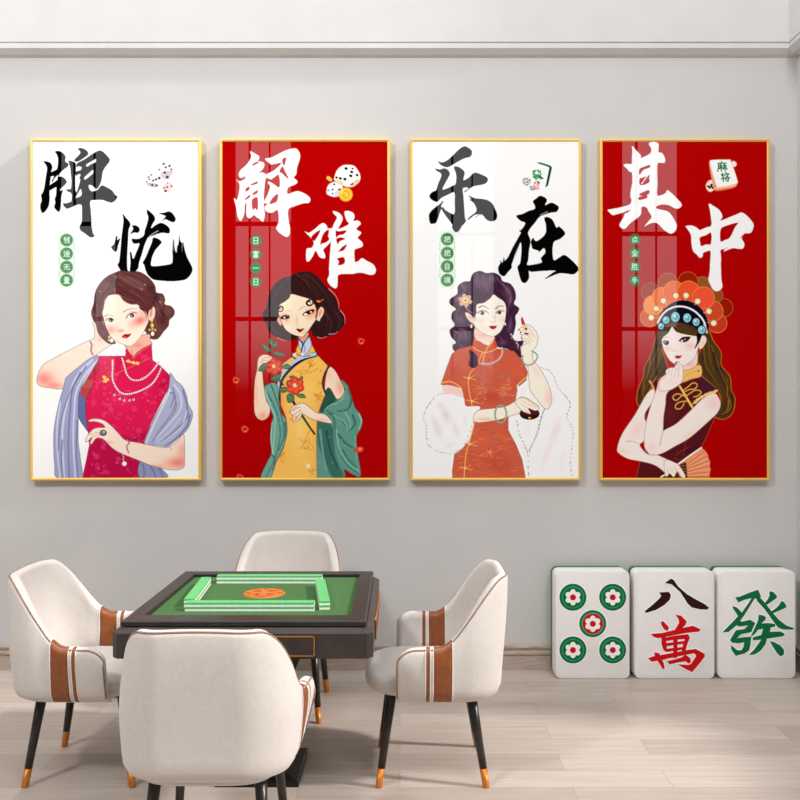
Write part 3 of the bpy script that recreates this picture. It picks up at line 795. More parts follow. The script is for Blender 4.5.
# ---- picture 1: crimson dress and pearls
def picture_1():
    s = Sheet(31, 140, 200, 480, WHITE)
    f = (30, 140, 8)
    for q in ('104,170 124,170 160,180 178,215 168,255 165,300 158,350 155,400 156,470 150,520 130,560 100,585 84,560 80,520 92,480 86,440 100,420 112,380 124,300 134,230 126,200',
              '198,95 218,86 250,95 282,130 280,170 305,190 300,212 262,240 240,265 228,290 262,295 292,330 285,350 250,385 240,405 262,400 250,450 246,520 240,560 228,575 208,560 192,535 200,500 196,470 206,440 208,400 214,340 222,270 210,260 220,200 222,150 212,115',
              '160,262 190,245 225,225 262,190 290,180 305,188 290,215 240,262 200,300 178,335 172,325 190,290 165,290',
              '152,365 200,330 250,295 285,320 288,345 240,370 205,378 165,400 150,402',
              '380,72 405,62 440,75 462,98 460,120 420,150 380,172 355,168 360,148 390,118 400,95',
              '306,168 330,168 360,182 366,220 360,300 362,400 370,420 362,470 362,520 340,528 330,500 332,440 322,420 300,412 286,390 308,395 326,385 330,330 324,270 320,220',
              '375,185 440,150 500,108 550,84 580,92 612,122 636,156 624,186 596,222 578,262 572,310 560,350 540,385 520,390 502,370 478,358 466,368 478,400 500,410 540,395 560,370 578,362 625,385 655,405 680,440 696,450 682,480 655,500 620,495 580,480 520,480 480,490 484,560 490,640 490,680 500,740 512,770 480,778 440,750 400,720 395,690 412,650 412,590 410,520 370,520 335,535 295,550 270,530 262,508 290,505 330,490 362,470 366,440 380,390 395,340 398,310 372,300 362,270 366,250 400,240 412,220 390,210 370,215'):
        s.poly(q, f, INK)
    for q in ('450,195 500,165 525,152 522,175 490,190 455,212', '432,300 470,265 500,240 503,262 480,285 440,315', '370,285 400,272 395,295 372,340 366,310', '385,420 404,392 410,440 375,460 366,455'):
        s.poly(q, f, WHITE)
    f = (100, 190, 8)
    for q in ('125,370 138,375 134,400 158,385 150,420 140,450 135,480 120,495 92,470 88,450 110,430',
              '178,192 200,215 240,268 226,320 222,400 216,500 214,600 222,690 190,690 165,650 138,600 150,570 160,480 168,380 178,300 184,240',
              '252,285 280,282 305,295 315,320 300,342 270,340 238,352 262,310',
              '372,158 400,175 432,210 436,240 418,270 405,305 440,280 480,262 520,275 552,305 556,330 545,348 500,342 460,350 420,365 385,378 370,400 350,450 330,520 310,580 300,630 260,665 235,650 240,580 235,500 248,500 262,550 285,500 312,430 285,430 262,425 250,400 255,388 300,390 345,365 355,320 372,270 382,220 372,185',
              '468,185 510,180 545,170 575,185 602,230 585,258 550,248 520,235 492,248 520,210 500,200',
              '425,380 460,388 490,415 470,445 440,480 420,520 408,560 405,600 430,608 500,602 560,590 575,570 575,480 580,400 590,400 592,450 606,500 612,450 622,430 630,350 636,400 650,420 665,420 668,450 690,530 710,570 735,625 728,665 690,710 640,725 560,730 480,725 420,715 380,680 360,640 350,600 338,580 360,540 385,480 410,420 415,395'):
        s.poly(q, f, INK)
    s.line('392,370 425,346 462,326', f, .5, WHITE, .9)
    for x in (588, 600, 612, 655): s.line([(x, 395+(x % 7)*6), (x-3, 470), (x-2, 500)], f, .5, WHITE, .7, .1)
    label_strip(s, 66.4, (240, 253.6, 266.9, 280.2), ('qian', 'tu', 'wu', 'liang'), True)
    # dice
    for P, c in (('410,210 455,150 590,190 655,300 620,400 540,490 410,440 350,320', (236, 232, 240)), ('105,520 150,430 240,370 370,400 395,480 355,620 270,650 130,600', (234, 234, 232)), ('440,640 480,580 590,545 645,630 590,720 500,750', (238, 205, 208))):
        s.poly(P, (140, 155, 20), c, .9)
    s.poly('410,440 430,340 620,310 655,310 620,400 540,490', (140, 155, 20), (200, 185, 195), .8); s.poly('130,600 170,550 350,590 300,650', (140, 155, 20), (185, 165, 180), .8)
    for x, y, r in ((465, 175, 1.4), (505, 245, 1.2), (580, 215, 1.4), (615, 285, 1.1), (485, 350, 1.5), (535, 440, 1.7), (375, 290, 1), (215, 395, 1), (160, 440, 1.1), (180, 485, 1), (125, 535, 1), (310, 485, 1.3), (255, 510, 1.3), (375, 460, 1.6), (235, 600, 1.3), (325, 605, 1.2)):
        s.blob(x, y, r*.9, r*.8, (140, 155, 20), (28, 26, 50), .9, hard=True)
    for x, y, r in ((500, 715, 1.6), (530, 640, 1.2), (620, 620, 1.1), (470, 660, 1.0), (540, 560, .8)): s.blob(x, y, r, r*.8, (140, 155, 20), (120, 30, 45), .85, hard=True)
    OUT = (90, 70, 75)
    E, A, B, C, D, F = (90, 270, 8.889), (30, 280, 8), (100, 280, 8), (30, 380, 8), (100, 380, 8), (100, 295, 13.333)
    # raised arm and hand
    arm = s.poly('510,320 530,345 545,390 560,430 600,480 650,512 600,548 520,605 430,665 340,745 290,800 262,868 150,862 85,848 55,822 55,780 80,710 120,665 200,620 300,565 420,505 480,475 510,462 515,400 500,345', A, (253, 222, 205), edge=OUT)
    s.blob(110, 790, 10, 7, A, (240, 120, 110), .75, arm); s.blob(190, 845, 9, 4, A, (236, 110, 100), .6, arm); s.blob(560, 470, 5, 4, A, (246, 160, 150), .5, arm)
    # shawl behind
    s.poly('440,65 482,62 445,180 448,310 466,412 430,370 385,290 385,160 400,90', C, (96, 104, 156), edge=(60, 60, 100))
    # hair mass
    hair = s.poly('215,25 275,5 350,12 430,15 490,45 540,90 575,145 585,200 640,212 662,262 660,305 715,322 745,362 738,405 700,445 692,495 650,545 600,608 545,612 500,585 470,540 220,600 225,650 170,655 120,620 70,560 50,480 20,430 8,370 30,300 40,220 60,160 110,90 160,50', E, (96, 52, 51), edge=(48, 20, 24))
    for x, y, rx, ry in ((150, 130, 7, 5), (330, 90, 9, 5), (440, 130, 7, 6), (420, 230, 7, 4), (110, 250, 4, 8), (60, 420, 4, 8), (620, 300, 5, 7), (690, 370, 4, 5), (600, 520, 6, 6), (560, 400, 5, 8), (250, 50, 6, 3), (110, 560, 5, 5)): s.blob(x, y, rx, ry, E, (138, 92, 88), .38, hair)
    for x, y, rx, ry in ((540, 170, 5, 5), (520, 300, 4, 6), (640, 430, 4, 7), (200, 90, 5, 6), (35, 340, 3, 5), (585, 250, 3, 6)): s.blob(x, y, rx, ry, E, (52, 22, 26), .45, hair)
    for q, c, a, w in (('215,30 150,90 90,180 50,280 60,380 120,520', (60, 26, 28), .7, 1.2), ('240,40 180,120 130,220 100,330 110,440 160,560', (62, 28, 30), .6, 1), ('230,180 320,260 430,300 520,260', (58, 24, 26), .8, 1.2), ('240,80 340,150 450,220 560,240', (58, 24, 26), .7, 1.4), ('300,30 420,70 510,140 560,220', (60, 26, 28), .7, 1.2),
                       ('590,210 560,280 600,360 680,420', (56, 24, 26), .8, 1.2), ('600,260 620,340 650,430 620,520', (56, 24, 26), .8, 1.2), ('560,330 590,420 600,520 560,600', (60, 26, 28), .8, 1.2), ('660,310 640,370 690,440', (60, 26, 28), .8, 1), ('520,300 500,400 510,480 540,560', (50, 22, 24), .8, 1.4)):
        s.line(q, E, w, c, a*.7, w*.5, hair)
    for q in ('170,120 120,190 90,260', '130,110 90,180', '225,60 215,100', '260,60 340,100 420,170', '330,60 420,110 490,180', '420,150 470,190', '270,180 330,230 400,250', '620,240 650,290 690,350', '580,330 640,420', '610,270 625,300', '560,420 600,500', '90,360 100,440 130,520', '60,300 60,370'):
        s.line(q, E, .8, (150, 108, 104), .55, .3, hair)
    for x, y in ((85, 190), (225, 60), (230, 180), (485, 130), (455, 170), (425, 225), (620, 285)): s.blob(x, y, 1.1, .7, E, (225, 190, 185), .7, hair, rot=.7)
    # neck and dress
    s.poly('205,500 380,430 398,480 410,520 320,600 262,640 215,560', B, (240, 176, 158), edge=OUT)
    s.blob(300, 520, 5, 3, B, (222, 120, 110), .5)
    s.poly('100,358 92,368 85,380 80,391 86,399 96,388 98,372', (0, 0, 1), (182, 62, 68), .95)
    dress = s.poly('99,356 125,356 126,348 130,354 133,357 137,352 143,348 151,344 152,360 160,366 170,376 168,388 158,408 150,424 144,444 139,462 139,478 82,478 86,460 89,445 88,432 86,418 85,404 88,394 94,383 90,380 88,378 92,368', (0, 0, 1), (216, 26, 80), edge=(110, 10, 45), smooth=False)
    s.poly('86,430 100,438 125,436 145,432 150,424 144,444 139,462 139,478 82,478 86,460 89,445', (0, 0, 1), (176, 14, 68), .8, clip=dress, soft=2)
    s.blob(120, 398, 14, 10, (0, 0, 1), (232, 50, 95), .5, dress); s.blob(163, 385, 5, 14, (0, 0, 1), (170, 10, 60), .6, dress, rot=.4)
    s.scatter(dress, 120, [(240, 92, 136), (232, 72, 118)], 'rcd', 1.8, .75); s.scatter(dress, 60, [(176, 10, 60), (248, 130, 160)], 'cd', 1.2, .5)
    s.poly('440,0 520,-30 560,-90 540,-170 500,-90', C, (176, 40, 62), .9, edge=None); s.poly('438,10 505,5 490,52 440,66', C, (184, 78, 70))
    s.line('125,350 127,358 131,362', (0, 0, 1), .6, (150, 60, 60)); s.line('131,350 133,357 139,352 150,345', (0, 0, 1), .7, (196, 120, 70))
    # clasps and gold seam
    s.line('150,358 139,363 128,368 115,374 104,379 96,384', (0, 0, 1), .6, (190, 130, 60), .9)
    for x, y in ((128, 361), (133, 362.5), (137, 363), (104, 377), (107, 379.5), (104.5, 381)): s.blob(x, y, 1.9, 1.5, (0, 0, 1), (240, 192, 92), 1, hard=True)
    s.line('126,361 138,364', (0, 0, 1), 1.2, (246, 205, 110)); s.line('103,376 106,382', (0, 0, 1), 1.2, (246, 205, 110))
    # shawl left and right
    SH, SL, SD = (156, 160, 196), (214, 217, 232), (104, 102, 152)
    sh = s.poly('98.8,356.5 91.9,370 85,381 79.4,391 78,405 78,417.5 78,442 80,457.5 80.6,478 57,478 54.4,465 53.5,450 53.5,432.5 55.6,417.5 59.4,400 62.7,389 65,380 66,377.5 77.5,367.5 91,357.5', (0, 0, 1), SH, edge=(80, 80, 110))
    for q, c, w in (('92,360 78,374 70,392 64,415 62,440 64,478', SL, 2.4), ('95,362 84,376 76,392 74,410 73,440 75,478', SL, 2.0), ('86,366 74,384 66,402 60,425 58,450', SD, 1.4), ('97,360 86,378 80,392', SL, 1.6), ('80,372 72,390 70,410 68,440 69,478', SD, 1.6), ('60,402 57,425 57,450 60,478', SL, 1.6), ('62,440 61,460 63,478', SD, 1.5), ('77,420 76,450 78,478', SD, 1.2)):
        s.line(q, (0, 0, 1), w, c, .75, w*.8, sh)
    sh = s.poly('560,-60 600,0 655,50 690,130 700,190 735,260 725,330 690,400 640,445 580,500 530,532 440,520 350,512 400,370 450,270 510,160 545,60 556,-20', D, (172, 176, 206), edge=(80, 80, 110))
    for q, c, w in (('555,80 500,200 430,350 365,505', (232, 234, 242), 2.4), ('580,60 600,180 560,280 470,400 410,500', SD, 1.2), ('590,40 640,120 640,230 560,340 440,470', SL, 2.4), ('610,180 590,260 500,380 420,490', (80, 84, 130), .7), ('660,80 690,200 690,300 600,400 480,500', SD, 1.8), ('690,250 650,370 560,450 470,510', SL, 1.6), ('640,300 560,400 450,500', SL, 1.0), ('715,280 690,370 600,470 520,525', SD, 2.2), ('560,100 590,120 560,220', SD, 1.6)):
        s.line(q, D, w, c, .7, w*.6, sh)
    sh = s.poly('318,655 400,680 470,700 500,720 532,780 318,780', D, (140, 148, 190), edge=(80, 80, 110))
    for q in ('340,670 350,730 345,780', '400,690 430,740 440,780', '470,710 490,750 500,780'): s.line(q, D, 1.2, (92, 94, 142), .7, clip=sh)
    # front arm and hand
    arm = s.poly('468,320 510,308 580,318 640,358 700,420 760,480 860,500 960,520 1060,540 1120,530 1170,490 1222,430 1232,520 1232,650 1222,700 1160,718 1080,710 960,682 860,640 760,600 690,568 640,530 590,478 550,462 520,472 490,512 478,500 495,455 460,490 440,488 460,440 500,395 545,380 596,378 575,350 520,332 470,332', C, (253, 224, 206), edge=OUT)
    s.blob(1180, 660, 12, 6, C, (238, 110, 96), .75, arm); s.blob(1215, 570, 5, 10, C, (242, 130, 115), .5, arm); s.blob(1000, 690, 12, 2.5, C, (240, 150, 130), .6, arm); s.blob(620, 500, 6, 2, C, (244, 150, 130), .5, arm)
    s.line('1110,535 1135,560', C, .5, (180, 100, 90)); s.line('470,440 530,420 560,432', C, .45, (200, 130, 120)); s.line('495,455 530,440 560,445', C, .45, (200, 130, 120))
    s.blob(583, 422, 3.6, 3.1, C, (70, 66, 84), 1, hard=True); s.blob(583, 420, 2.2, 1.8, C, (130, 135, 150), 1, hard=True); s.blob(590, 414, .8, .7, C, (235, 235, 240), 1, hard=True)
    s.pearls('768,470 790,500 770,530 785,580', C, .6, 1.3, (190, 120, 160), (90, 40, 80)); s.pearls('730,580 745,610 740,650', C, .7, 2.2, (235, 200, 220), (120, 40, 90)); s.blob(752, 668, 2.2, 2.3, C, (250, 248, 248), 1, hard=True)
    s.pearls('475,480 492,520 485,560 500,600', A, .7, 1.4, (190, 120, 160), (90, 40, 80)); s.blob(458, 603, 1.8, 2.4, A, (232, 226, 220), .9, hard=True)
    # face
    s.poly('640,230 665,180 695,148 728,180 728,270 702,330 680,352 640,320', F, (250, 206, 190), edge=(110, 60, 60)); s.poly('660,230 690,185 690,260 665,300', F, (214, 120, 110), .8)
    face = s.poly('58,60 90,12 180,-8 260,-2 300,60 380,110 500,128 530,190 600,222 640,330 610,420 560,520 500,600 440,660 380,680 300,655 200,610 130,540 90,460 40,380 22,270 40,160', F, (253, 232, 214), edge=(150, 95, 88), ew=.45)
    s.blob(525, 340, 7.5, 4.6, F, (240, 96, 92), .8, face, rot=-.4); s.blob(140, 462, 5.4, 4.4, F, (246, 140, 128), .7, face); s.blob(430, 400, 5, 4, F, (246, 176, 160), .5, face); s.blob(440, 240, 4, 2.5, F, (240, 120, 120), .5, face); s.blob(270, 470, 2.6, 1.6, F, (236, 110, 100), .5, face); s.blob(560, 230, 5, 3, F, (244, 150, 140), .5, face)
    s.line('55,292 100,262 178,282', F, .75, (120, 100, 96), .9, .4); s.line('303,228 370,190 485,176', F, .85, (120, 100, 96), .9, .35)
    for cx_, cy_, w, rot in ((130, 340, 3.4, -.1), (412, 278, 4.4, -.32)):
        s.blob(cx_, cy_, w, 1.9, F, (240, 232, 232), 1, hard=True, rot=rot); s.blob(cx_+10, cy_-5, 2.3, 2.0, F, (104, 88, 84), 1, hard=True); s.blob(cx_+12, cy_-8, 1.4, 1.2, F, (34, 24, 28), 1, hard=True); s.blob(cx_+2, cy_-2, .55, .55, F, WHITE, 1, hard=True)
    s.line('75,345 90,318 140,306 190,335', F, .75, (70, 44, 52), 1, .4); s.line('345,305 372,262 430,238 490,240', F, 1.0, (70, 36, 46), 1, .5)
    s.line('222,478 262,492 290,484 322,462', F, .55, (216, 100, 92), .9); s.line('212,350 215,410', F, .35, (240, 180, 170), .6)
    s.poly('283,552 310,530 345,514 362,522 412,510 392,548 350,576 310,574', F, (196, 12, 30)); s.line('285,552 340,542 408,514', F, .35, (120, 0, 14)); s.blob(325, 560, 1, .6, F, (240, 150, 160), .8, hard=True)
    # hair over the forehead
    s.poly('22,280 40,160 62,60 130,-10 200,-20 270,-10 310,60 380,112 440,128 520,112 540,180 620,220 640,215 700,140 560,-60 300,-120 100,-100 0,40 -30,200 0,330', F, (92, 46, 46), .96, clip=hair)
    for q, c in (('195,-20 260,10 320,90 420,122 530,100', (150, 110, 104)), ('200,-60 300,0 380,70 480,90', (56, 24, 26)), ('190,-40 110,0 60,90 40,200', (60, 28, 30)), ('280,-60 400,0 520,60 600,160', (56, 24, 26)), ('170,-70 80,-10 20,120 10,240', (140, 100, 96)), ('300,20 370,60 450,80', (160, 120, 112)), ('195,-90 198,-50 190,-20', (190, 150, 145)), ('400,-60 520,20 620,120', (140, 96, 92))):
        s.line(q, F, .7, c, .7, .3, hair)
    s.line('540,180 590,230 612,300 605,345', F, 1.0, (70, 34, 36), 1, .3); s.line('25,270 60,400 100,500 150,590', F, 1.4, (84, 44, 44), .9, .8)
    # earrings
    for q in ((685, 345, 1.4, 1.4), (690, 405, 1.7, 2.2), (655, 465, 1.1, 1.2), (730, 465, 1.1, 1.2), (692, 455, 1.0, 1.2)): s.blob(q[0], q[1], q[2], q[3], F, (226, 180, 96), 1, hard=True)
    s.blob(695, 515, 1.7, 2.2, F, (252, 244, 226), 1, hard=True); s.blob(120, 560, 1.3, 1.5, F, (222, 190, 150), 1, hard=True); s.blob(150, 605, 1.7, 2, F, (252, 248, 240), 1, hard=True); s.blob(112, 600, 1, 1, F, (222, 190, 150), 1, hard=True); s.blob(690, 395, .7, .9, F, (250, 220, 160), 1, hard=True)
    # pearls round the neck
    PE, PD = (250, 246, 246), (150, 40, 80)
    s.pearls('97,628 98,700 96,780 110,830 150,890 200,912 260,905 330,880 400,840 450,780 490,695', B, .85, 1.85, PE, PD)
    s.pearls('170,612 190,680 210,750 250,795 310,800 370,770 425,715 465,658', B, .8, 1.75, PE, PD)
    for x, y in ((112, 918), (155, 950), (190, 962), (232, 962), (265, 955)): s.blob(x, y, 1.3, 1.4, B, (225, 170, 205), 1, hard=True); s.blob(x-6, y-14, .6, 1.2, B, (110, 40, 90), .8, hard=True)
    # the big strokes run in front of the hair
    return s
def label_strip(s, x, ys, keys, halo):
    if halo:
        s.poly([(x-9, ys[0]-3), (x-6, ys[0]-8), (x, ys[0]-9), (x+6, ys[0]-8), (x+9, ys[0]-3), (x+8.4, (ys[0]+ys[3])/2), (x+9, ys[3]+3), (x+6, ys[3]+8), (x, ys[3]+9), (x-6, ys[3]+8), (x-9, ys[3]+3), (x-8.4, (ys[0]+ys[3])/2)], (0, 0, 1), (222, 242, 222), .75, soft=.5)
        for sg in (-1, 1):
            for a, b in zip(ys, ys[1:]): s.line([(x+sg*7.8, a+3), (x+sg*7.2, (a+b)/2), (x+sg*7.8, b-3)], (0, 0, 1), 1.1, (186, 206, 186), .8)
    for y, k in zip(ys, keys):
        if halo: s.blob(x, y, 7.2, 7.2, (0, 0, 1), (186, 222, 190), .8, hard=True)
        s.blob(x, y, 6.2 if halo else 5.6, 6.2 if halo else 5.6, (0, 0, 1), (62, 122, 74) if halo else (22, 122, 60), 1, hard=True)
        glyph(s, k, x, y, 6.6, .75, (196, 236, 200) if halo else (226, 240, 224))

# ---- picture 2: yellow dress and camellias
def picture_2():
    s = Sheet(219.5, 140, 389.5, 480, RED)
    f = (220, 140, 8); W_ = (253, 253, 253)
    for q in ('242,90 280,108 312,130 308,158 275,190 300,170 345,178 355,200 340,235 300,265 245,290 225,310 200,300 215,280 180,300 160,300 150,275 165,240 205,205 235,165 250,130',
              '128,318 160,330 200,310 250,285 310,262 350,262 375,290 362,320 355,380 350,450 350,520 358,590 350,640 338,652 310,625 295,620 270,600 240,625 215,610 210,560 212,500 198,520 195,580 182,620 165,648 140,610 130,540 112,465 135,480 150,430 158,370 150,340',
              '362,148 410,140 460,115 520,85 580,68 615,72 640,115 635,160 615,220 610,270 590,300 612,320 618,340 590,360 545,380 540,430 600,412 630,410 680,430 720,465 712,500 670,505 620,520 560,545 545,560 545,620 558,700 555,755 530,775 480,745 450,710 455,690 470,640 460,560 420,580 385,578 362,560 360,530 385,510 350,500 380,440 400,370 385,350 390,330 440,360 470,380 480,350 475,300 465,275 430,300 400,315 365,285 370,275 420,250 470,210 490,180 440,190 410,195 390,180 370,165'):
        s.poly(q, f, W_)
    for q in ('205,388 235,372 230,400 205,412', '250,352 300,330 295,350 250,362', '200,470 235,440 240,455 205,480', '262,425 300,400 298,425 262,440', '255,480 300,460 300,560 280,545 262,560',
              '500,150 530,140 522,180 515,205 498,185', '475,250 500,210 520,250 548,305 530,300 500,270', '395,508 420,462 462,430 455,490 405,512', '262,190 300,172 310,182 262,205'):
        s.poly(q, f, RED)
    s.line('555,548 580,528', f, .5, RED)
    f = (290, 200, 8)
    for q in ('118,250 150,262 200,230 240,195 270,185 295,210 292,240 270,290 245,340 270,345 300,330 325,300 318,340 280,380 265,400 280,440 275,465 235,455 205,405 180,450 150,490 130,480 130,400 145,385 175,380 190,340 165,300 135,270',
              '342,88 375,95 405,115 420,150 405,190 385,230 430,215 470,190 450,160 435,95 470,88 505,105 515,135 505,165 545,165 565,190 540,215 530,235 555,250 568,265 540,300 555,318 578,340 578,370 545,385 515,400 515,460 520,495 550,485 575,465 620,490 665,515 685,555 675,590 640,598 590,585 550,580 500,590 440,590 385,600 380,650 375,695 355,705 320,680 298,640 312,600 312,540 318,440 325,340 300,280 295,230 335,225 350,190 375,140 350,110'):
        s.poly(q, f, W_)
    for q in ('168,298 200,262 240,240 232,270 205,315 192,328', '245,325 270,262 310,236 302,290 270,330 245,360', '364,240 384,250 450,242 430,272 390,282 368,300', '370,310 410,298 440,312 400,328 380,352', '385,412 420,372 455,355 430,400 395,412', '375,468 430,458 435,505 385,522 390,490'):
        s.poly(q, f, RED)
    label_strip(s, 255.8, (240.6, 254.3, 268, 281.7), ('ri', 'fu', 'yi', 'ri'), False)
    # dice and coins
    d = (320, 155, 16)
    s.poly('100,370 130,335 190,385 180,420 140,410', d, (236, 190, 80))
    s.poly('225,360 270,240 350,170 430,155 540,170 610,250 645,340 625,430 540,500 470,515 370,490 240,420', d, (244, 242, 242), edge=(190, 120, 110))
    s.poly('240,360 300,360 400,390 440,470 380,490 245,420', d, (226, 222, 224), .7); s.poly('470,480 560,410 620,380 620,430 560,480 480,515', d, (226, 190, 176), .9); s.blob(580, 420, 1.6, 1.2, d, (220, 180, 60), .9)
    s.poly('100,590 130,480 220,430 320,440 360,500 350,620 240,670 130,640', d, (238, 234, 236), edge=(190, 150, 150)); s.poly('240,600 330,520 355,560 340,640 250,665', d, (206, 198, 200), .8); s.poly('240,400 320,400 370,460 330,480 250,430', d, (230, 200, 130), .8)
    for x, y, r in ((415, 215, 1.7), (518, 215, 1.1), (505, 270, 1.6), (490, 333, 1.7), (590, 320, 1.5), (262, 358, 1.3), (322, 372, 1.5), (397, 385, 1.7)): s.blob(x, y, r, r*.8, d, (12, 12, 20), 1, hard=True, rot=.5)
    for x, y, r in ((225, 468, 1.1), (200, 552, 1.1), (308, 550, 1.3), (130, 565, .9), (200, 618, 1)): s.blob(x, y, r, r*.8, d, (50, 20, 34), .9, hard=True)
    s.blob(510, 465, 1.8, .9, d, (110, 20, 20), .9, hard=True, rot=-.4)
    s.blob(410, 630, 6.9, 7.0, d, (236, 178, 44), 1, hard=True); s.blob(410, 628, 5.2, 5.2, d, (250, 208, 78), 1, hard=True); s.blob(410, 628, 4.3, 4.3, d, (226, 164, 34), 1, hard=True); s.line('385,600 440,620 400,650 440,655', d, 1, (252, 214, 96)); s.blob(350, 590, 1.6, 3, d, (255, 236, 150), .6)
    # petals on the ground
    for x, y, r in ((236, 380, 3.4), (245, 429, 3.6), (361, 341, 3.4), (240, 477, 3.4)):
        s.poly([(x-r, y-1), (x-1, y-r), (x+r, y-1), (x+2, y+r*.8), (x-2, y+r*.9)], (0, 0, 1), (226, 70, 48)); s.blob(x, y, 1.5, 1.2, (0, 0, 1), (160, 8, 12), 1, hard=True); s.blob(x+.6, y+2.2, .9, .6, (0, 0, 1), (236, 180, 110), .9, hard=True)
    G, H, I, J, K, Fc = (255, 270, 8), (240, 320, 8), (285, 350, 8), (225, 380, 8), (285, 380, 8), (265, 285, 13.333)
    NV = (22, 34, 52); SK = (250, 218, 192); OUT = (100, 60, 50)
    # hair
    hair = s.poly('285,45 330,20 400,8 450,18 500,50 550,110 600,170 650,230 665,300 700,350 720,410 700,460 640,510 560,535 500,540 460,520 440,480 350,540 300,560 240,560 190,540 140,520 100,480 95,440 70,400 60,340 90,300 105,220 130,150 180,90 230,60', G, (50, 24, 25))
    for q, c in (('310,40 290,110 285,190', (24, 10, 12)), ('330,30 400,90 470,180 560,260', (96, 52, 50)), ('340,60 420,140 520,220 600,330', (26, 12, 14)), ('400,30 480,90 560,190 620,290', (90, 50, 48)), ('380,40 450,120 530,210', (82, 42, 40)), ('270,60 200,130 150,220 120,330', (84, 50, 50)), ('240,90 180,170 150,280 140,400', (28, 12, 14)), ('220,110 170,200 160,300', (88, 54, 54)), ('540,300 580,400 560,500', (84, 44, 42)), ('600,340 640,420 620,490', (26, 12, 14)), ('560,330 610,430 590,510', (96, 52, 50)), ('150,400 200,470 260,520', (26, 12, 14)), ('110,420 170,500 250,545', (88, 54, 54)), ('640,330 680,400 660,470', (90, 48, 46)), ('470,430 500,500 560,520', (24, 10, 12))):
        s.line(q, G, 1.2, c, .65, .4, hair)
    for q in ('590,150 640,200 668,262 668,310', '680,320 715,370 718,430', '500,535 530,545 575,530', '590,512 640,508 660,490', '180,540 220,560 250,562'): s.line(q, G, .8, (232, 190, 186), .8, .3)
    # right shawl and arm behind
    sh = s.poly('440,0 470,10 510,60 530,130 560,220 600,270 618,330 600,400 575,440 570,520 590,640 605,768 540,755 470,715 470,780 250,780 248,500 262,320 280,230 320,90 345,60 415,155 480,90 450,30', K, (92, 148, 132), edge=(24, 52, 50))
    s.poly('345,62 412,152 330,215 300,260 280,240 318,100', K, (34, 76, 66), .9, clip=sh); s.poly('255,320 370,350 390,470 400,600 440,700 470,780 380,780 300,600 262,500', K, (46, 92, 84), .75, clip=sh, soft=.8)
    for q, c, w in (('470,110 400,180 330,230', (30, 66, 60), .8), ('480,90 450,160 360,205 320,240', (140, 186, 168), 1.4), ('510,70 530,160 500,230 420,250', (46, 92, 84), 2.4), ('330,240 400,280 450,320 490,380', (30, 66, 60), 1), ('340,262 390,300 400,400 430,560 500,680 600,760', (26, 60, 56), 1), ('390,280 470,330 500,400', (136, 184, 168), 1.6), ('540,280 560,350 520,400', (40, 84, 78), 2), ('480,260 520,330 520,390', (150, 194, 178), 1.4), ('590,270 610,330 590,395', (176, 212, 198), 1.6), ('420,430 480,500 540,540', (40, 84, 78), 2.2), ('410,400 430,540 500,660 590,730', (142, 190, 174), 2), ('460,560 520,650 580,700', (50, 98, 90), 1.8), ('560,450 570,600 590,740', (130, 180, 164), 1.4), ('280,400 300,560 330,720', (120, 170, 156), 2.4), ('330,400 360,560 420,700', (34, 74, 70), 2.2)):
        s.line(q, K, w, c, .75, w*.6, sh)
    s.scatter(sh, 46, [(176, 206, 176), (150, 190, 160)], 'd', 1.0, .6)
    arm = s.poly('355,135 400,165 440,240 475,330 420,395 370,320 345,300 318,322 325,220', I, SK, edge=OUT); s.blob(440, 300, 4, 8, I, (226, 140, 120), .6, arm, rot=-.3); s.blob(360, 200, 4, 5, I, (238, 180, 160), .5, arm)
    # dress
    Y0 = (244, 190, 92)
    dr = s.poly('298,344 310,342.5 315,352.5 327.5,365.6 323.8,376 323,386 326,394 323.8,397 318.8,411 317,421 316.3,442.5 316.9,479 270,479 276,462.5 283.8,447.5 286.9,432.5 286,417.5 281,405 280.6,392.5 281,388 283.8,378 281,370 282.5,363.8 291,357.5 296,351', (0, 0, 1), Y0, edge=(150, 90, 40), smooth=False)
    s.blob(319, 440, 3.5, 40, (0, 0, 1), (226, 140, 60), .6, dr); s.blob(283, 400, 3, 26, (0, 0, 1), (232, 160, 84), .6, dr); s.blob(300, 425, 8, 26, (0, 0, 1), (252, 214, 128), .6, dr); s.blob(306, 390, 8, 8, (0, 0, 1), (250, 206, 112), .6, dr)
    for q in ('313,360 310,366 307,372 304,374', '309,367 313,366 316,362', '311,364 306,362', '318,368 314,371 309,372', '321,392 318,398 315,402', '318,396 314,393', '318,399 322,400', '310,430 306,438 303,446 299,449', '305,440 309,442 314,448', '304,444 300,438', '303,448 309,449 315,450', '283,452 280,458 282,462', '280,456 285,454', '308,465 310,471 315,476', '300,376 304,372', '296,372 300,370', '290,418 294,424'):
        s.line(q, (0, 0, 1), .75, (206, 118, 44), .8, .5, dr)
    for bx0, by0 in ((311, 364), (303, 373), (318, 396), (307, 444), (314, 470), (283, 456), (292, 380), (321, 380)):
        for _ in range(9):
            s.blob(bx0+s.rs.randn()*2.6, by0+s.rs.randn()*3.2, .5+s.rs.rand()*.8, .4+s.rs.rand()*.5, (0, 0, 1), [(214, 126, 50), (226, 140, 60), (196, 104, 40)][s.rs.randint(3)], .65, dr, True, s.rs.rand()*3)
    s.scatter(dr, 30, [(216, 130, 50)], 'd', .9, .6); s.blob(308, 466, 2.2, 2.6, (0, 0, 1), (255, 236, 190), .8, dr, True)
    # collar, blue bands edged navy
    s.poly('468,190 472,150 500,172 548,128 575,200 600,262 540,285 490,285 448,250', H, Y0, edge=(160, 96, 40))
    s.poly('470,148 498,176 545,130 572,198 545,250 520,275 492,278 488,235 472,215', H, (196, 208, 232), edge=(70, 84, 120))
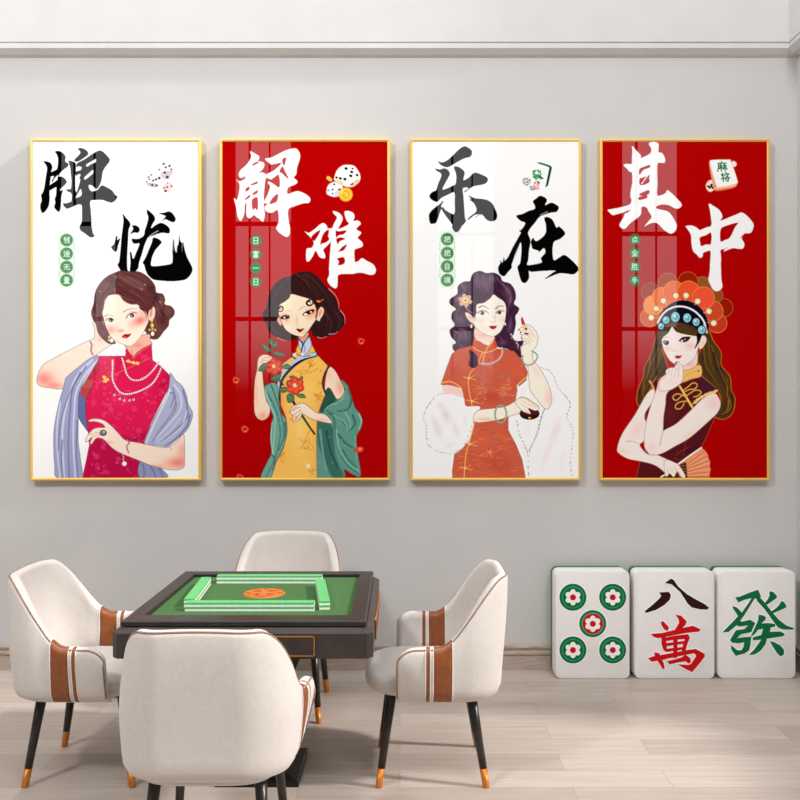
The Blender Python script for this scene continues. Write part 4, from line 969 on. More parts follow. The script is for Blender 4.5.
    s.line('472,150 500,190 492,240 486,270', H, 1.6, NV, 1, 1); s.line('548,130 520,170 505,200', H, 1.1, NV); s.line('498,190 520,225 500,275', H, .6, (70, 84, 120))
    s.line('600,275 520,300 440,350 380,410 330,480 308,560 312,640', H, 5.4, NV, 1, 2.6); s.line('598,272 500,298 430,338 370,395 322,465 304,545 304,630', H, 3.6, (184, 198, 228), 1, 1.8)
    s.line('560,284 500,288 450,275', H, .7, (120, 60, 40)); s.line('300,440 340,520 300,470', H, 1, NV, .8)
    for x, y in ((435, 275), (498, 272)): s.blob(x, y, 1.8, 1.8, H, (222, 228, 240), 1, hard=True)
    s.line('410,290 445,310', H, 1.2, NV); s.line('430,265 450,245', H, .8, NV)
    s.line('712,370 680,420 662,480 664,540 690,600', H, 1.6, NV, 1, 1.4)
    # neck and face
    s.poly('345,535 370,568 390,575 415,545 430,505 400,500 350,515', G, (226, 160, 138), edge=OUT)
    s.poly('698,360 740,290 785,320 772,400 735,450 692,468 680,420', Fc, (248, 206, 180), edge=OUT); s.poly('710,380 745,320 760,360 725,420', Fc, (226, 150, 130), .8)
    s.poly('158,460 200,415 222,480 212,545 180,510', Fc, (236, 180, 160), edge=OUT)
    face = s.poly('350,118 480,150 600,188 645,240 700,330 680,450 620,545 560,632 500,692 450,684 370,660 280,600 230,520 200,440 182,380 190,270 260,220 320,170', Fc, (251, 226, 196), edge=(60, 30, 28), ew=.5)
    s.blob(620, 360, 5.4, 3.4, Fc, (246, 120, 70), .95, face, rot=-.25); s.blob(262, 415, 4.6, 2.8, Fc, (244, 116, 72), .9, face); s.blob(600, 430, 5, 3, Fc, (250, 180, 150), .7, face); s.blob(290, 480, 4, 3, Fc, (250, 176, 148), .7, face); s.blob(425, 470, 1.3, 4.5, Fc, (232, 176, 150), .7, face); s.blob(540, 630, 4, 3, Fc, (236, 180, 140), .5, face)
    s.poly('200,440 225,415 270,398 320,405 350,430 310,446 250,460', Fc, (34, 14, 16)); s.poly('500,398 520,366 570,338 650,322 655,345 620,378 560,398', Fc, (34, 14, 16))
    for x, y, rx, ry in ((340, 430, 1.0, 1.0), (258, 436, 1.2, .8), (542, 390, 1.9, 1.1), (612, 360, 1.0, .9)): s.blob(x, y, rx, ry, Fc, (248, 240, 232), 1, hard=True)
    s.line('500,400 540,412 590,400', Fc, .35, (120, 60, 50)); s.line('268,352 310,338 352,360', Fc, .5, (180, 130, 104), .9); s.line('462,330 500,296 560,285', Fc, .6, (140, 90, 70), .9, .3)
    s.poly('413,588 440,578 470,586 522,574 500,606 466,632 436,614', Fc, (140, 4, 10)); s.line('420,540 450,548', Fc, .4, (210, 140, 120), .7)
    for q, w in (('182,318 205,285 232,292 240,322 218,350 186,348', 1.7), ('205,320 222,306', .6), ('590,205 562,222 556,250 585,272 622,262 636,240', 2.4), ('598,222 608,240', 1.0), ('665,260 700,240 712,275 690,300 668,285', 1.4)): s.line(q, Fc, w, (20, 10, 12), 1, w*.6)
    s.line('690,210 730,215 780,190', Fc, 1.4, (222, 90, 50), 1, .8); s.blob(715, 218, 1.8, 1.2, Fc, (236, 120, 70), 1, hard=True); s.blob(716, 460, 1.3, 1.5, Fc, (236, 226, 220), 1, hard=True); s.line('685,300 690,380 670,430', Fc, 1.2, (60, 20, 20), .9)
    # left shawl, left arm
    sh = s.poly('310,60 380,20 420,50 430,150 450,260 490,320 495,440 460,550 410,650 365,780 285,780 340,650 370,580 362,470 375,330 385,290 350,200 320,130', J, (110, 164, 148), edge=(24, 56, 52))
    for q, c, w in (('330,90 390,200 430,320 440,460 400,620 330,775', (62, 112, 104), 2), ('370,40 420,180 460,330 470,450', (44, 92, 86), 1.4), ('320,80 360,200 400,300 392,460 380,600', (160, 204, 190), 2), ('375,340 368,470 385,590', (186, 220, 208), 1.4), ('480,340 480,440 430,560', (48, 94, 88), 2), ('370,590 400,640 380,720', (40, 84, 80), 1.4)): s.line(q, J, w, c, .75, w*.6, sh)
    s.scatter(sh, 20, [(180, 210, 180)], 'd', .9, .6)
    arm = s.poly('150,300 190,275 240,285 262,312 230,340 200,350 180,385 182,450 190,530 210,640 240,700 228,770 182,802 140,785 115,730 112,600 118,480 135,400 140,340', H, SK, edge=OUT)
    s.blob(180, 770, 5, 5, H, (240, 150, 120), .7, arm); s.blob(128, 600, 1.6, 14, H, (244, 176, 150), .6, arm); s.line('170,330 200,300 240,300', H, .4, (190, 120, 100)); s.line('160,345 195,322 225,325', H, .4, (190, 120, 100))
    # leaves, flowers, stem
    LG, LD = (78, 118, 84), (30, 66, 50)
    s.line('540,165 580,230 620,290 660,350 715,430', J, 2.6, (30, 48, 34), 1, 2); s.line('600,270 640,320 700,400', J, .7, (90, 120, 80), .8)
    s.line('250,180 262,300 300,440 350,520', H, 1, (50, 84, 58))
    for q in ('175,195 215,205 245,245 205,250', '230,150 262,160 262,205 235,190', '258,200 290,165 300,200 262,225', '270,262 310,250 358,282 300,285', '145,400 180,350 215,350 200,400 170,410', '335,380 370,350 405,370 380,392', '250,470 280,440 330,440 290,490', '310,560 350,535 400,550 350,580', '375,600 420,590 432,640 385,660', '450,600 500,590 525,620 480,620', '470,470 500,450 495,490', '390,455 430,445 440,480'):
        s.poly(q, H, LG, edge=LD, ew=.5); A_ = pp(q); s.line([A_[0], A_[2]], H, .4, (140, 170, 130), .8)
    for cx_, cy_, R in ((272, 372, 8), (440, 525, 9)):
        for k in range(6):
            a = k*PI/3+.4; s.blob(cx_+math.cos(a)*R*4.4, cy_+math.sin(a)*R*4.4, R*.52, R*.46, H, (212-12*(k % 2), 52+10*(k % 3), 40), 1, hard=True, rot=a)
            s.line([(cx_+math.cos(a-.5)*R*7, cy_+math.sin(a-.5)*R*7), (cx_+math.cos(a-.3)*R*4, cy_+math.sin(a-.3)*R*4)], H, .5, (130, 16, 20), .8)
            s.blob(cx_+math.cos(a)*R*5.2, cy_+math.sin(a)*R*5.2, R*.2, R*.16, H, (236, 110, 84), .8, hard=True)
        for k in range(5):
            a = k*1.257+1.0; s.blob(cx_+math.cos(a)*R*2.6, cy_+math.sin(a)*R*2.6, R*.34, R*.28, H, (232, 82, 60), 1, hard=True, rot=a); s.line([(cx_+math.cos(a-.6)*R*3.6, cy_+math.sin(a-.6)*R*3.6), (cx_+math.cos(a)*R*1.6, cy_+math.sin(a)*R*1.6)], H, .45, (150, 22, 22), .8)
        s.blob(cx_, cy_, R*.24, R*.22, H, (240, 170, 100), 1, hard=True); s.blob(cx_-4, cy_-6, R*.16, R*.2, H, (250, 220, 160), 1, hard=True)
    # front hand
    arm = s.poly('150,185 200,220 250,260 310,270 350,300 375,345 300,335 240,320 190,300 140,270 120,310 80,330 60,310 62,285 40,262 38,250 60,210 110,190', K, (252, 224, 202), edge=OUT)
    for q in ('60,250 90,225 120,220', '62,285 90,262 130,240', '80,320 100,290 140,255', '40,255 60,235 95,205'): s.line(q, K, .5, (150, 70, 60), .9)
    s.blob(90, 300, 2.5, 2, K, (220, 120, 100), .6, arm); s.blob(300, 320, 8, 2, K, (236, 170, 145), .6, arm)
    s.poly('555,560 575,535 610,530 630,550 615,575 580,580', K, (226, 70, 44), edge=(110, 20, 16)); s.blob(598, 552, 1.6, 1.2, K, (248, 150, 110), .9, hard=True)
    return s
# ---- picture 3: orange dress and white fur
def picture_3():
    s = Sheet(411, 140, 580.5, 480, WHITE)
    f = (415, 140, 8)
    for q in ('182,170 220,178 260,160 300,125 340,85 380,55 410,52 450,80 455,110 440,135 400,145 350,170 300,200 260,218 215,205',
              '162,228 200,235 235,225 265,240 280,270 265,305 240,350 220,395 260,385 300,365 325,350 330,280 312,215 350,215 385,240 398,265 388,320 430,300 460,270 485,260 530,275 575,298 582,325 560,350 520,360 470,370 430,395 400,418 395,410 430,385 385,385 388,450 395,550 400,620 408,650 375,690 350,730 320,735 298,700 300,680 280,650 250,610 222,570 210,555 180,640 165,665 125,668 112,620 120,580 160,540 200,510 222,485 228,495 210,530 235,550 260,570 315,590 318,500 315,420 270,435 210,465 175,495 125,470 118,440 140,415 170,400 185,350 210,290 205,265 180,250',
              '425,442 470,462 530,470 580,480 620,510 640,550 658,600 645,640 605,650 570,635 540,600 500,595 470,605 425,640 430,620 490,570 480,520 455,490 428,475 450,475'):
        s.poly(q, f, INK)
    s.line('480,620 510,600 530,605', f, .6, INK, .7, .2); s.line('205,560 222,540 232,548', f, .5, INK)
    f = (485, 190, 8)
    s.poly('248,205 300,190 350,165 395,150 395,120 380,90 410,65 440,45 480,60 495,85 480,120 530,100 580,125 588,145 570,175 530,180 480,195 435,215 400,260 345,335 360,390 362,430 352,480 345,560 335,590 350,600 450,580 445,545 480,500 470,465 445,485 400,525 430,490 380,470 370,440 365,410 385,380 395,400 420,405 480,350 485,280 472,225 500,215 540,240 570,300 590,290 640,345 600,390 545,425 545,555 590,540 630,518 680,550 745,620 735,655 700,675 640,668 580,670 475,712 540,660 560,645 450,648 370,655 350,645 352,700 325,742 290,730 262,640 260,610 280,580 290,480 285,420 270,450 215,590 215,620 180,660 152,690 115,670 104,630 115,595 150,570 180,540 220,460 270,370 285,340 268,325 290,315 320,265 280,245', f, INK)
    s.line('440,200 500,172', f, .5, WHITE, .8)
    for q in ('140,590 150,535 158,580', '120,600 125,560 135,590'): s.poly(q, f, INK, .8)
    for q in ('225,560 250,480 275,430', '235,530 262,460'): s.line(q, f, .5, WHITE, .5, .1)
    label_strip(s, 447.3, (239.2, 253, 266.3, 280), ('ba', 'ba', 'zi', 'mo'), True)
    # tile and dice drawing
    d = (515, 155, 16)
    s.poly('350,120 420,120 560,165 590,200 560,340 525,490 480,515 440,540', d, (20, 110, 76), smooth=False); s.poly('555,200 570,190 545,360 505,505 480,515', d, (4, 50, 34), smooth=False)
    s.poly('300,150 345,128 500,180 545,200 520,330 480,510 440,550 330,540 240,500 260,300', d, (252, 251, 251), smooth=False)
    s.poly('440,540 480,500 505,330 520,330 490,500', d, (228, 228, 228), .8, False)
    glyph(s, 'fa', 536.5, 174.5, 9.5, 1.3, (40, 150, 80)); s.line('395,340 440,375', d, 1.4, (20, 70, 50)); s.line('360,420 385,450', d, 1.4, (20, 90, 50))
    s.poly('110,430 130,370 180,355 240,380 260,430 210,490 140,480', d, (206, 206, 208), .9); s.poly('225,530 270,480 330,500 340,550 260,565', d, (196, 196, 200), .9)
    for x, y in ((140, 390), (185, 380), (230, 400), (200, 430), (150, 440), (190, 475), (250, 510), (300, 540), (270, 555)): s.blob(x, y, 1, .8, d, (90, 90, 96), .8, hard=True)
    for q in ('330,420 310,470 300,510', '300,440 350,470 380,540', '340,500 330,545 380,530', '350,430 380,480'): s.line(q, d, 1, (232, 110, 110), .9)
    M_, Nn, O, Pq, Q, R = (440, 270, 8), (415, 350, 8), (485, 310, 8), (485, 380, 8), (415, 400, 8), (455, 290, 11.43)
    HC, HD, HL = (64, 32, 56), (34, 12, 32), (146, 112, 138); OUT = (150, 90, 90)
    # fur stole at the right
    fur = s.poly('538,367 548,370 554,377 557.5,387 566,397 570,404 567,417 572.5,430 572,445 570,461 572,479 528,479 528,455 525,447 519,434 517,421 517,400 519,386 527,380', (0, 0, 1), (253, 250, 251))
    for x, y, rx, ry, a in ((556, 430, 5, 16, .6), (546, 455, 4, 18, .5), (562, 460, 4, 14, .4), (552, 400, 4, 10, .5), (528, 430, 4, 9, .35), (536, 380, 4, 10, .5), (522, 392, 3, 8, .4)): s.blob(x, y, rx, ry, (0, 0, 1), (222, 206, 216), a*.75, fur, rot=.3)
    def furline(P, n=3.2):
        A = smooth_open(np.array(pp(P)), 12)
        for i in range(0, len(A)-3, 3):
            w = .5+.5*s.rs.rand(); q = A[i:i+2]+s.rs.randn(2, 2)*.35; s.line(q, (0, 0, 1), w, (96, 70, 88), .35+.45*s.rs.rand())
    furline('538,367 548,370 554,377 557.5,387 566,397 570,404 567,417 572.5,430 572,445 570,461 572,479'); furline('517,421 519,434 525,447 528,455 528,479'); furline('545,405 540,420 536,435 531,447 528,452')
    s.line('546,404 541,418 537,434 529,450', (0, 0, 1), 1.0, (120, 92, 108), .6, .5)
    # hair
    hair = s.poly('250,60 270,25 320,8 370,25 430,22 480,50 500,90 560,110 595,160 605,220 590,270 630,305 620,340 600,370 605,430 590,500 580,540 610,570 660,565 662,590 640,620 650,680 640,700 590,660 540,630 480,620 440,590 430,540 280,560 265,640 290,680 300,750 270,780 235,760 240,700 160,670 110,640 105,600 130,580 90,530 80,480 120,440 95,390 100,340 130,310 80,270 85,230 140,190 145,130 190,95 240,90', M_, HC, edge=HD)
    for q, c, w in (('430,170 360,210 300,260 280,320', HD, 1.2), ('430,160 330,150 260,200 240,300', HD, 1), ('440,170 500,220 530,290 520,380 530,450', HD, 1.4), ('450,60 520,140 570,220 540,320 570,400 540,500', HL, 1.2), ('500,110 560,180 560,260', HL, 1.4), ('440,60 480,120 540,200', HD, 1.2), ('300,30 290,100 330,160', HL, 1.6), ('350,40 350,110 390,170', HL, 1.4), ('400,40 400,110 420,150', HL, 1.2),
                    ('170,110 200,160 150,210 120,250', HL, 1.6), ('130,230 160,290 130,350 150,420', HL, 1.6), ('110,480 160,520 150,580 200,640', HL, 1.6), ('220,330 190,400 230,470 200,560 240,640', HD, 1.4), ('160,470 200,490 210,560', HL, 2.2), ('250,560 220,620 270,680 260,750', HD, 1.2), ('560,330 520,400 560,470 500,560', HD, 1.4), ('560,520 600,590 640,640', HL, .9), ('480,530 520,580 600,620', HL, .8), ('590,300 560,350 590,420 570,500', HD, 1.2), ('250,80 270,160 250,260', HD, 1.0), ('470,560 560,600 630,670', HD, 1.2)):
        s.line(q, M_, w*1.3, c, .36, w*.5, hair)
    for x, y, rx, ry in ((310, 90, 5, 7), (370, 110, 5, 8), (190, 130, 4, 4), (150, 240, 4, 5), (190, 520, 6, 6), (170, 390, 5, 5), (540, 170, 4, 6), (560, 240, 3, 5), (180, 630, 4, 4), (560, 450, 2.5, 6), (500, 580, 4, 3), (420, 70, 4, 4)): s.blob(x, y, rx, ry, M_, HL, .42, hair)
    for q in ('565,510 580,530 570,545', '610,580 625,600 620,625'): s.line(q, M_, .9, (248, 240, 248), .9, .4)
    # dress
    OR = (206, 92, 66)
    dr = s.poly('452,354 458,349 474,345 487,347 494,341 497,349 504,349 514,351 522,360 527.5,372 526,380 519,386 516,383 517,390 515,401 508,418 508,430 516,445 522,460 525.6,480 452.5,480 452.5,470 455,452 469,442 475,422 466,408 462,388 455,386 441,384.5 447,367', (0, 0, 1), OR, edge=(120, 40, 30), smooth=False)
    for x, y, rx, ry, c, a in ((478, 440, 10, 12, (226, 104, 66), .5), (500, 465, 12, 9, (190, 66, 48), .5), (455, 370, 5, 10, (190, 72, 52), .4), (515, 370, 4, 8, (226, 96, 56), .5), (490, 398, 14, 6, (184, 62, 46), .5), (487, 360, 10, 6, (222, 104, 72), .4)): s.blob(x, y, rx, ry, (0, 0, 1), c, a, dr)
    s.scatter(dr, 70, [(232, 130, 70), (186, 110, 96), (176, 60, 46), (150, 120, 120)], 'wcd', 1.9, .5)
    for cx_ in (482, 506):
        for _ in range(46):
            x0_, y0_ = cx_+s.rs.randn()*4.2, 389+s.rs.randn()*6; an = s.rs.rand()*3.1; l = 1.5+s.rs.rand()*2.6
            s.line([(x0_, y0_), (x0_+l*math.cos(an), y0_-l*math.sin(an)*.6), (x0_+l*1.6*math.cos(an+.7), y0_-l*math.sin(an+.7))], (0, 0, 1), .8, [(246, 170, 92), (238, 150, 90), (226, 120, 66), (170, 130, 128)][s.rs.randint(4)], .6, .3, dr)
        s.blob(cx_, 374, 4, 1.8, (0, 0, 1), (160, 122, 124), .7, dr)
    for _ in range(120):
        x0_, y0_ = 456+s.rs.rand()*66, 425+s.rs.rand()*54; an = s.rs.rand()*.9-.3; l = 2+s.rs.rand()*4
        s.line([(x0_, y0_), (x0_+l, y0_-l*math.sin(an)), (x0_+l*1.8, y0_+s.rs.randn()*.8)], (0, 0, 1), .9, [(240, 142, 84), (226, 112, 70), (176, 64, 50), (168, 118, 112), (232, 128, 98)][s.rs.randint(5)], .45, .4, dr)
    for _ in range(50):
        x0_, y0_ = 444+s.rs.rand()*80, 352+s.rs.rand()*34
        s.line([(x0_, y0_), (x0_+2, y0_-1), (x0_+4, y0_+1)], (0, 0, 1), .9, [(234, 134, 80), (176, 66, 50), (164, 118, 116)][s.rs.randint(3)], .35, .4, dr)
    for k in range(5):
        an = k*PI*.4; s.line([(490, 452), (490+5*math.cos(an), 452+5*math.sin(an))], (0, 0, 1), 1.1, (246, 150, 120), .8, .4, dr)
    GD = (246, 186, 96)
    s.line('441,383 450,381.5 458,385 462,389', (0, 0, 1), 1.2, GD, .95); s.line('526,377 520,382.5 517,386', (0, 0, 1), 1.3, GD, .95)
    s.line('483,352 477,364 469,376 469,390 472,405 472,420 474,424 470,440 466,455 464,479', (0, 0, 1), 1.0, GD, .95)
    for x, y in ((469, 378), (472, 401), (470, 444), (465, 468)): s.line([(x-5, y-1), (x, y), (x+7, y+2)], (0, 0, 1), 1, GD, .95, .6); s.line([(x, y), (x+6, y-3)], (0, 0, 1), .8, GD, .9, .5); s.blob(x, y, 1.1, 1.1, (0, 0, 1), (252, 210, 130), 1, hard=True)
    s.poly('275,555 320,575 385,605 430,548 458,620 400,655 345,650 262,615', M_, (206, 84, 54), edge=(130, 44, 30))
    s.line('262,615 300,640 360,658 420,645 458,622', M_, 1.0, GD); s.line('275,556 340,575 385,600 430,552', M_, .8, GD); s.line('425,570 380,620 355,680 345,740', M_, 1.0, GD)
    s.line('495,620 498,665 470,715 400,752 330,750 285,735', M_, 1.5, (172, 164, 176)); s.line('494,622 495,665 468,712 400,747 330,746', M_, .6, (232, 228, 236), .9); s.blob(300, 730, 2.2, 1.8, M_, (238, 150, 90), 1, hard=True)
    s.poly('235,640 290,680 302,750 270,782 232,760 242,700', M_, HC, edge=HD)
    # neck, ear, face
    s.poly('230,420 300,480 440,520 440,560 380,605 300,572 228,548', R, (250, 214, 200), edge=None); s.blob(330, 510, 8, 2, R, (232, 160, 150), .6)
    s.poly('115,262 150,258 200,300 225,345 235,405 190,378 140,325', R, (250, 220, 208), edge=OUT); s.blob(170, 310, 1, 2.4, R, (220, 150, 140), .7, rot=-.6)
    face = s.poly('250,165 330,145 400,95 440,52 490,85 560,135 582,200 577,300 556,400 510,482 440,528 380,516 300,480 232,425 215,340 240,260', R, (253, 240, 226), edge=(190, 120, 120), ew=.4)
    s.blob(290, 350, 4, 2.8, R, (250, 205, 190), .6, face); s.blob(535, 340, 3, 3, R, (250, 205, 195), .6, face); s.blob(310, 245, 5, 2, R, (236, 180, 180), .5, face); s.blob(515, 235, 4, 2, R, (240, 176, 172), .6, face); s.blob(460, 310, .9, 3, R, (226, 190, 170), .7, face)
    s.line('272,200 320,182 385,212', R, 1.2, (92, 88, 84), .9, .5); s.line('465,212 505,182 556,184', R, 1.1, (70, 60, 60), .9, .5)
    for cx_, cy_, w in ((318, 266, 4.6), (512, 258, 4.0)):
        s.blob(cx_, cy_, w, 1.9, R, (246, 236, 234), 1, hard=True); s.blob(cx_-6, cy_-2, 2.0, 1.9, R, (110, 80, 80), 1, hard=True); s.blob(cx_-6, cy_-2, 1.0, 1.0, R, (40, 22, 28), 1, hard=True); s.blob(cx_-16, cy_-8, .5, .5, R, WHITE, .9, hard=True)
    s.line('262,262 295,240 350,242 388,270', R, .9, (96, 60, 66), .95, .4); s.line('468,262 500,238 548,240 562,246', R, .9, (80, 36, 42), .95, .4)
    s.line('405,358 425,366 450,362 462,350', R, .5, (220, 150, 140), .9)
    s.poly('388,415 425,403 440,410 478,408 462,438 432,448 405,438', R, (196, 18, 44)); s.line('392,418 435,424 474,412', R, .35, (120, 0, 20))
    s.blob(187, 412, 1.1, 1.9, R, (244, 226, 228), 1, hard=True); s.blob(572, 388, .9, 1.6, R, (244, 220, 224), 1, hard=True); s.line('245,250 230,300 240,350', R, .8, HC, .9, .3); s.line('215,285 200,310', R, .6, HC, .9, .3)
    # hair flower
    for k in range(6):
        a = k*PI/3+.3; s.blob(118+math.cos(a)*48, 118+math.sin(a)*44, 3.0, 2.3, R, (226-10*(k % 2), 176, 150), 1, hard=True, rot=a)
    s.blob(118, 116, 2.8, 2.6, R, (246, 222, 150), 1, hard=True); s.blob(120, 118, 1.1, 1.1, R, (150, 110, 50), 1, hard=True); s.line('120,190 160,240 200,260', R, .9, (214, 176, 160), .9, .4)
    # fur sleeve at the left
    fr = s.poly('445,393 456,393.8 463.8,397.5 466,406 477.5,406 480,409 473.8,421 467.5,440 462.5,448 452.5,454.4 440,452 428.8,445.6 427,437.5 426,425 423.8,415 428.8,405 436,396', (0, 0, 1), (253, 250, 251))
    for x, y, rx, ry, a in ((446, 415, 5, 9, .75), (438, 430, 5, 10, .6), (456, 430, 3, 10, .5), (440, 405, 5, 4, .5), (450, 445, 6, 4, .4), (465, 420, 2, 8, .4), (434, 420, 3, 7, .4)): s.blob(x, y, rx, ry, (0, 0, 1), (216, 197, 206), a*.8, fr, rot=-.3)
    furline('445,393 436,396 428.8,405 423.8,415 426,425 427,437.5 428.8,445.6 440,452 452.5,454.4'); furline('480,409 473.8,421 467.5,440 462.5,448 452,454')
    s.poly('444,385 460,388 463,397 452,394 444,394', (0, 0, 1), (248, 206, 196), .9)
    SK = (253, 238, 220)
    arm = s.poly('477,411 495,408 506,406 515,401 521,397 526,398 536,404 539,408 532,408.5 530,413 521,413 510,416 497,420 475,422', (0, 0, 1), SK, edge=OUT)
    s.blob(485, 419, 9, 1.6, (0, 0, 1), (240, 180, 150), .7, arm)
    s.blob(355, 268, 10, 6.2, Pq, (46, 14, 16), 1, hard=True); s.blob(355, 255, 8.6, 3.4, Pq, (84, 26, 28), .9, hard=True); s.blob(356, 302, 1.4, .9, Pq, (226, 180, 90), 1, hard=True)
    s.poly('240,170 300,140 350,165 400,200 435,225 400,245 345,225 365,268 330,262 290,240', Pq, SK, edge=OUT, ew=.4)
    for q in ('300,165 350,195 400,215', '290,190 340,225', '320,240 350,262'): s.line(q, Pq, .45, (206, 140, 130), .8)
    for a in (0,):
        P = [(685+46*math.cos(t), 512+70*math.sin(t)) for t in np.linspace(0, 2*PI, 24)]; s.line(P, Nn, 1.6, (112, 142, 112)); s.line(P, Nn, .6, (176, 200, 170), .9)
    # raised arm
    arm = s.poly('272,152 300,132 345,118 392,150 422,212 412,282 382,330 385,400 440,470 500,580 530,680 522,760 480,792 410,710 360,640 350,550 340,450 310,420 288,350 292,290 335,262 300,240 285,215 300,205 280,190 292,175', O, SK, edge=OUT)
    s.blob(510, 700, 4, 8, O, (244, 190, 178), .6, arm); s.blob(400, 480, 2.2, 8, O, (248, 206, 192), .5, arm, rot=-.5)
    for q in ('300,160 345,170 380,210', '300,195 345,205 372,245', '310,225 345,240 355,275', '330,130 370,165 395,215'): s.line(q, O, .5, (206, 140, 130), .8)
    s.poly('286,70 298,55 312,90 322,120 300,126 290,100', O, (200, 30, 40)); s.poly('296,120 322,118 330,150 305,155', O, (240, 200, 130)); s.blob(328, 150, 1.3, 1, O, (20, 14, 20), 1, hard=True); s.blob(330, 188, 2.6, .8, O, (30, 20, 28), 1, hard=True, rot=.3)
    for x, y in ((285, 178), (293, 224), (270, 158)): s.blob(x, y, 1.0, .7, O, (200, 40, 60), 1, hard=True)
    P = '375,330 410,350 415,385 385,425 345,442 310,425 298,395 300,365'; s.line(P, O, 1.5, (112, 142, 112)); s.line(P, O, .5, (180, 204, 176), .9)
    return s

# ---- picture 4: headdress and folding fan
def picture_4():
    s = Sheet(600.5, 140, 769.5, 480, RED)
    W_ = (253, 253, 253); f = (600, 140, 8)
    S, T, U, V, W, X = (640, 265, 8), (620, 340, 8), (660, 340, 8), (610, 380, 8), (660, 380, 8), (655, 290, 11.43)
    label_strip(s, 635.2, (239.4, 253, 266.6, 280.3), ('dian', 'jin', 'sheng', 'shou'), False)
    # tile and die drawing
    d = (695, 150, 16)
    s.poly('175,560 220,490 300,480 340,560 300,640 240,670 190,630', d, (246, 222, 206), edge=(220, 120, 90))
    for x, y in ((215, 580), (265, 555), (240, 600), (290, 605), (265, 580)): s.blob(x, y, 1.3, 1.1, d, (44, 18, 20), 1, hard=True)
    s.poly('585,210 610,175 655,195 665,240 630,270 595,250', d, (248, 226, 214))
    s.poly('235,280 250,190 330,560 330,640 300,600', d, (240, 150, 120)); s.poly('330,560 620,540 680,500 630,600 350,655 320,620', d, (230, 120, 84))
    s.poly('330,590 620,560 660,530 640,580 350,625', d, (250, 190, 150))
    s.poly('245,200 265,162 540,155 580,190 680,490 665,530 610,555 390,590 340,560 250,250', d, (253, 249, 244), edge=(240, 190, 170), ew=.5)
    glyph(s, 'ma', 722, 166.6, 10, 1.25, (12, 118, 66), 1, -.1); glyph(s, 'jiang', 725.6, 177.2, 9.2, 1.25, (12, 118, 66), 1, -.1)
    # headdress
    def disc(x, y, r, c, e, a=1.): s.blob(x, y, (r+4)/8, (r+4)/8, S, e, 1, hard=True); s.blob(x, y, r/8, r/8, S, c, a, hard=True)
    for x, y, r, c in ((85, 215, 72, (160, 62, 40)), (670, 342, 72, (150, 26, 4)), (600, 240, 62, (150, 74, 30)), (225, 140, 76, (168, 66, 36)), (500, 162, 68, (150, 84, 36)), (385, 132, 76, (152, 28, 4))): disc(x, y, r, c, (196, 104, 66))
    for x, y, r, c in ((80, 418, 74, (214, 96, 56)), (618, 464, 76, (196, 56, 34)), (585, 368, 78, (206, 70, 40)), (110, 322, 78, (244, 148, 70)), (180, 258, 80, (236, 118, 66)), (275, 215, 86, (234, 108, 66)), (390, 215, 86, (232, 84, 40)), (508, 262, 86, (236, 84, 52))): disc(x, y, r, c, (242, 150, 74))
    cap = s.poly('145,480 158,410 200,350 260,305 340,282 420,300 480,340 522,400 548,470 545,560 500,600 470,640 450,560 420,500 300,470 220,470 180,520 150,520', S, (10, 12, 34), edge=(40, 30, 50))
    for x, y in ((92, 420), (130, 348), (188, 286), (288, 245), (370, 243), (462, 290), (552, 370), (590, 464)):
        s.blob(x, y, 3.5, 3.5, S, (176, 96, 50), 1, hard=True); s.blob(x, y, 2.8, 2.8, S, (250, 226, 178), 1, hard=True); s.blob(x, y, 1.1, 1.1, S, (255, 246, 220), 1, hard=True)
        s.line([(x+(340-x)*.13, y+(430-y)*.13), (x+(340-x)*.2, y+(430-y)*.2)], S, .8, (240, 226, 210), .7)
    # hair
    HR, HDk, HG = (78, 54, 24), (42, 28, 12), (196, 110, 26)
    hl = s.poly('300,-60 330,-90 345,20 345,90 385,230 350,290 280,350 240,400 180,540 150,522 135,480 150,380 190,290 200,210 250,110', T, HR, edge=HG, ew=.9)
    hr = s.poly('300,-40 340,-90 400,-60 425,0 490,100 492,200 560,290 572,400 602,470 582,580 520,632 450,622 440,590 490,480 440,380 330,280 320,210 296,150 325,60', U, HR, edge=HG, ew=.9)
    for q, c in (('330,-40 280,120 240,260 200,380 160,500', HDk), ('310,60 260,180 220,300', (126, 92, 40)), ('340,60 300,200 250,300 200,420', (130, 96, 44)), ('350,160 290,280 230,370 190,500', HDk), ('240,130 240,200 220,280 180,370', HG), ('370,220 320,290', HDk), ('200,360 185,430 195,500', HG), ('160,400 155,470', HDk)): s.line(q, T, 1.1, c, .75, .4, hl)
    for q, c in (('380,-40 420,80 440,200 500,330 540,450 500,580', HDk), ('350,60 370,200 440,320 490,420', (126, 92, 40)), ('340,120 350,230 420,330', HDk), ('410,40 460,180 500,280 550,400', (130, 96, 44)), ('500,260 540,340 540,440 570,520 540,590', HG), ('480,220 530,320 560,420', (20, 20, 30)), ('550,480 540,560 490,600', HG), ('430,100 470,260 520,380', HDk), ('570,420 580,500 560,580 480,605', (30, 20, 16)), ('390,0 400,140 430,260', (126, 92, 40))): s.line(q, U, 1.2, c, .8, .5, hr)
    # left arm (behind), torso
    SK = (253, 233, 226); OUT = (176, 120, 96); MR = (86, 22, 28)
    tor = s.poly('651,382.5 663.8,376 680,384 701,376 710,383 719,391 716,404 715,417.5 705,440 701,447 690,456 679,465 686,480 636,480 640,462.5 652,440 646,415 647,407 655,394', (0, 0, 1), MR, edge=(180, 90, 50), smooth=False)
    s.poly('701,376 719,391 712,396 700,386', (0, 0, 1), (66, 30, 52), .8, clip=tor, soft=.6); s.blob(694, 450, 8, 6, (0, 0, 1), (60, 16, 34), .6, tor); s.blob(668, 415, 8, 10, (0, 0, 1), (112, 34, 42), .5, tor)
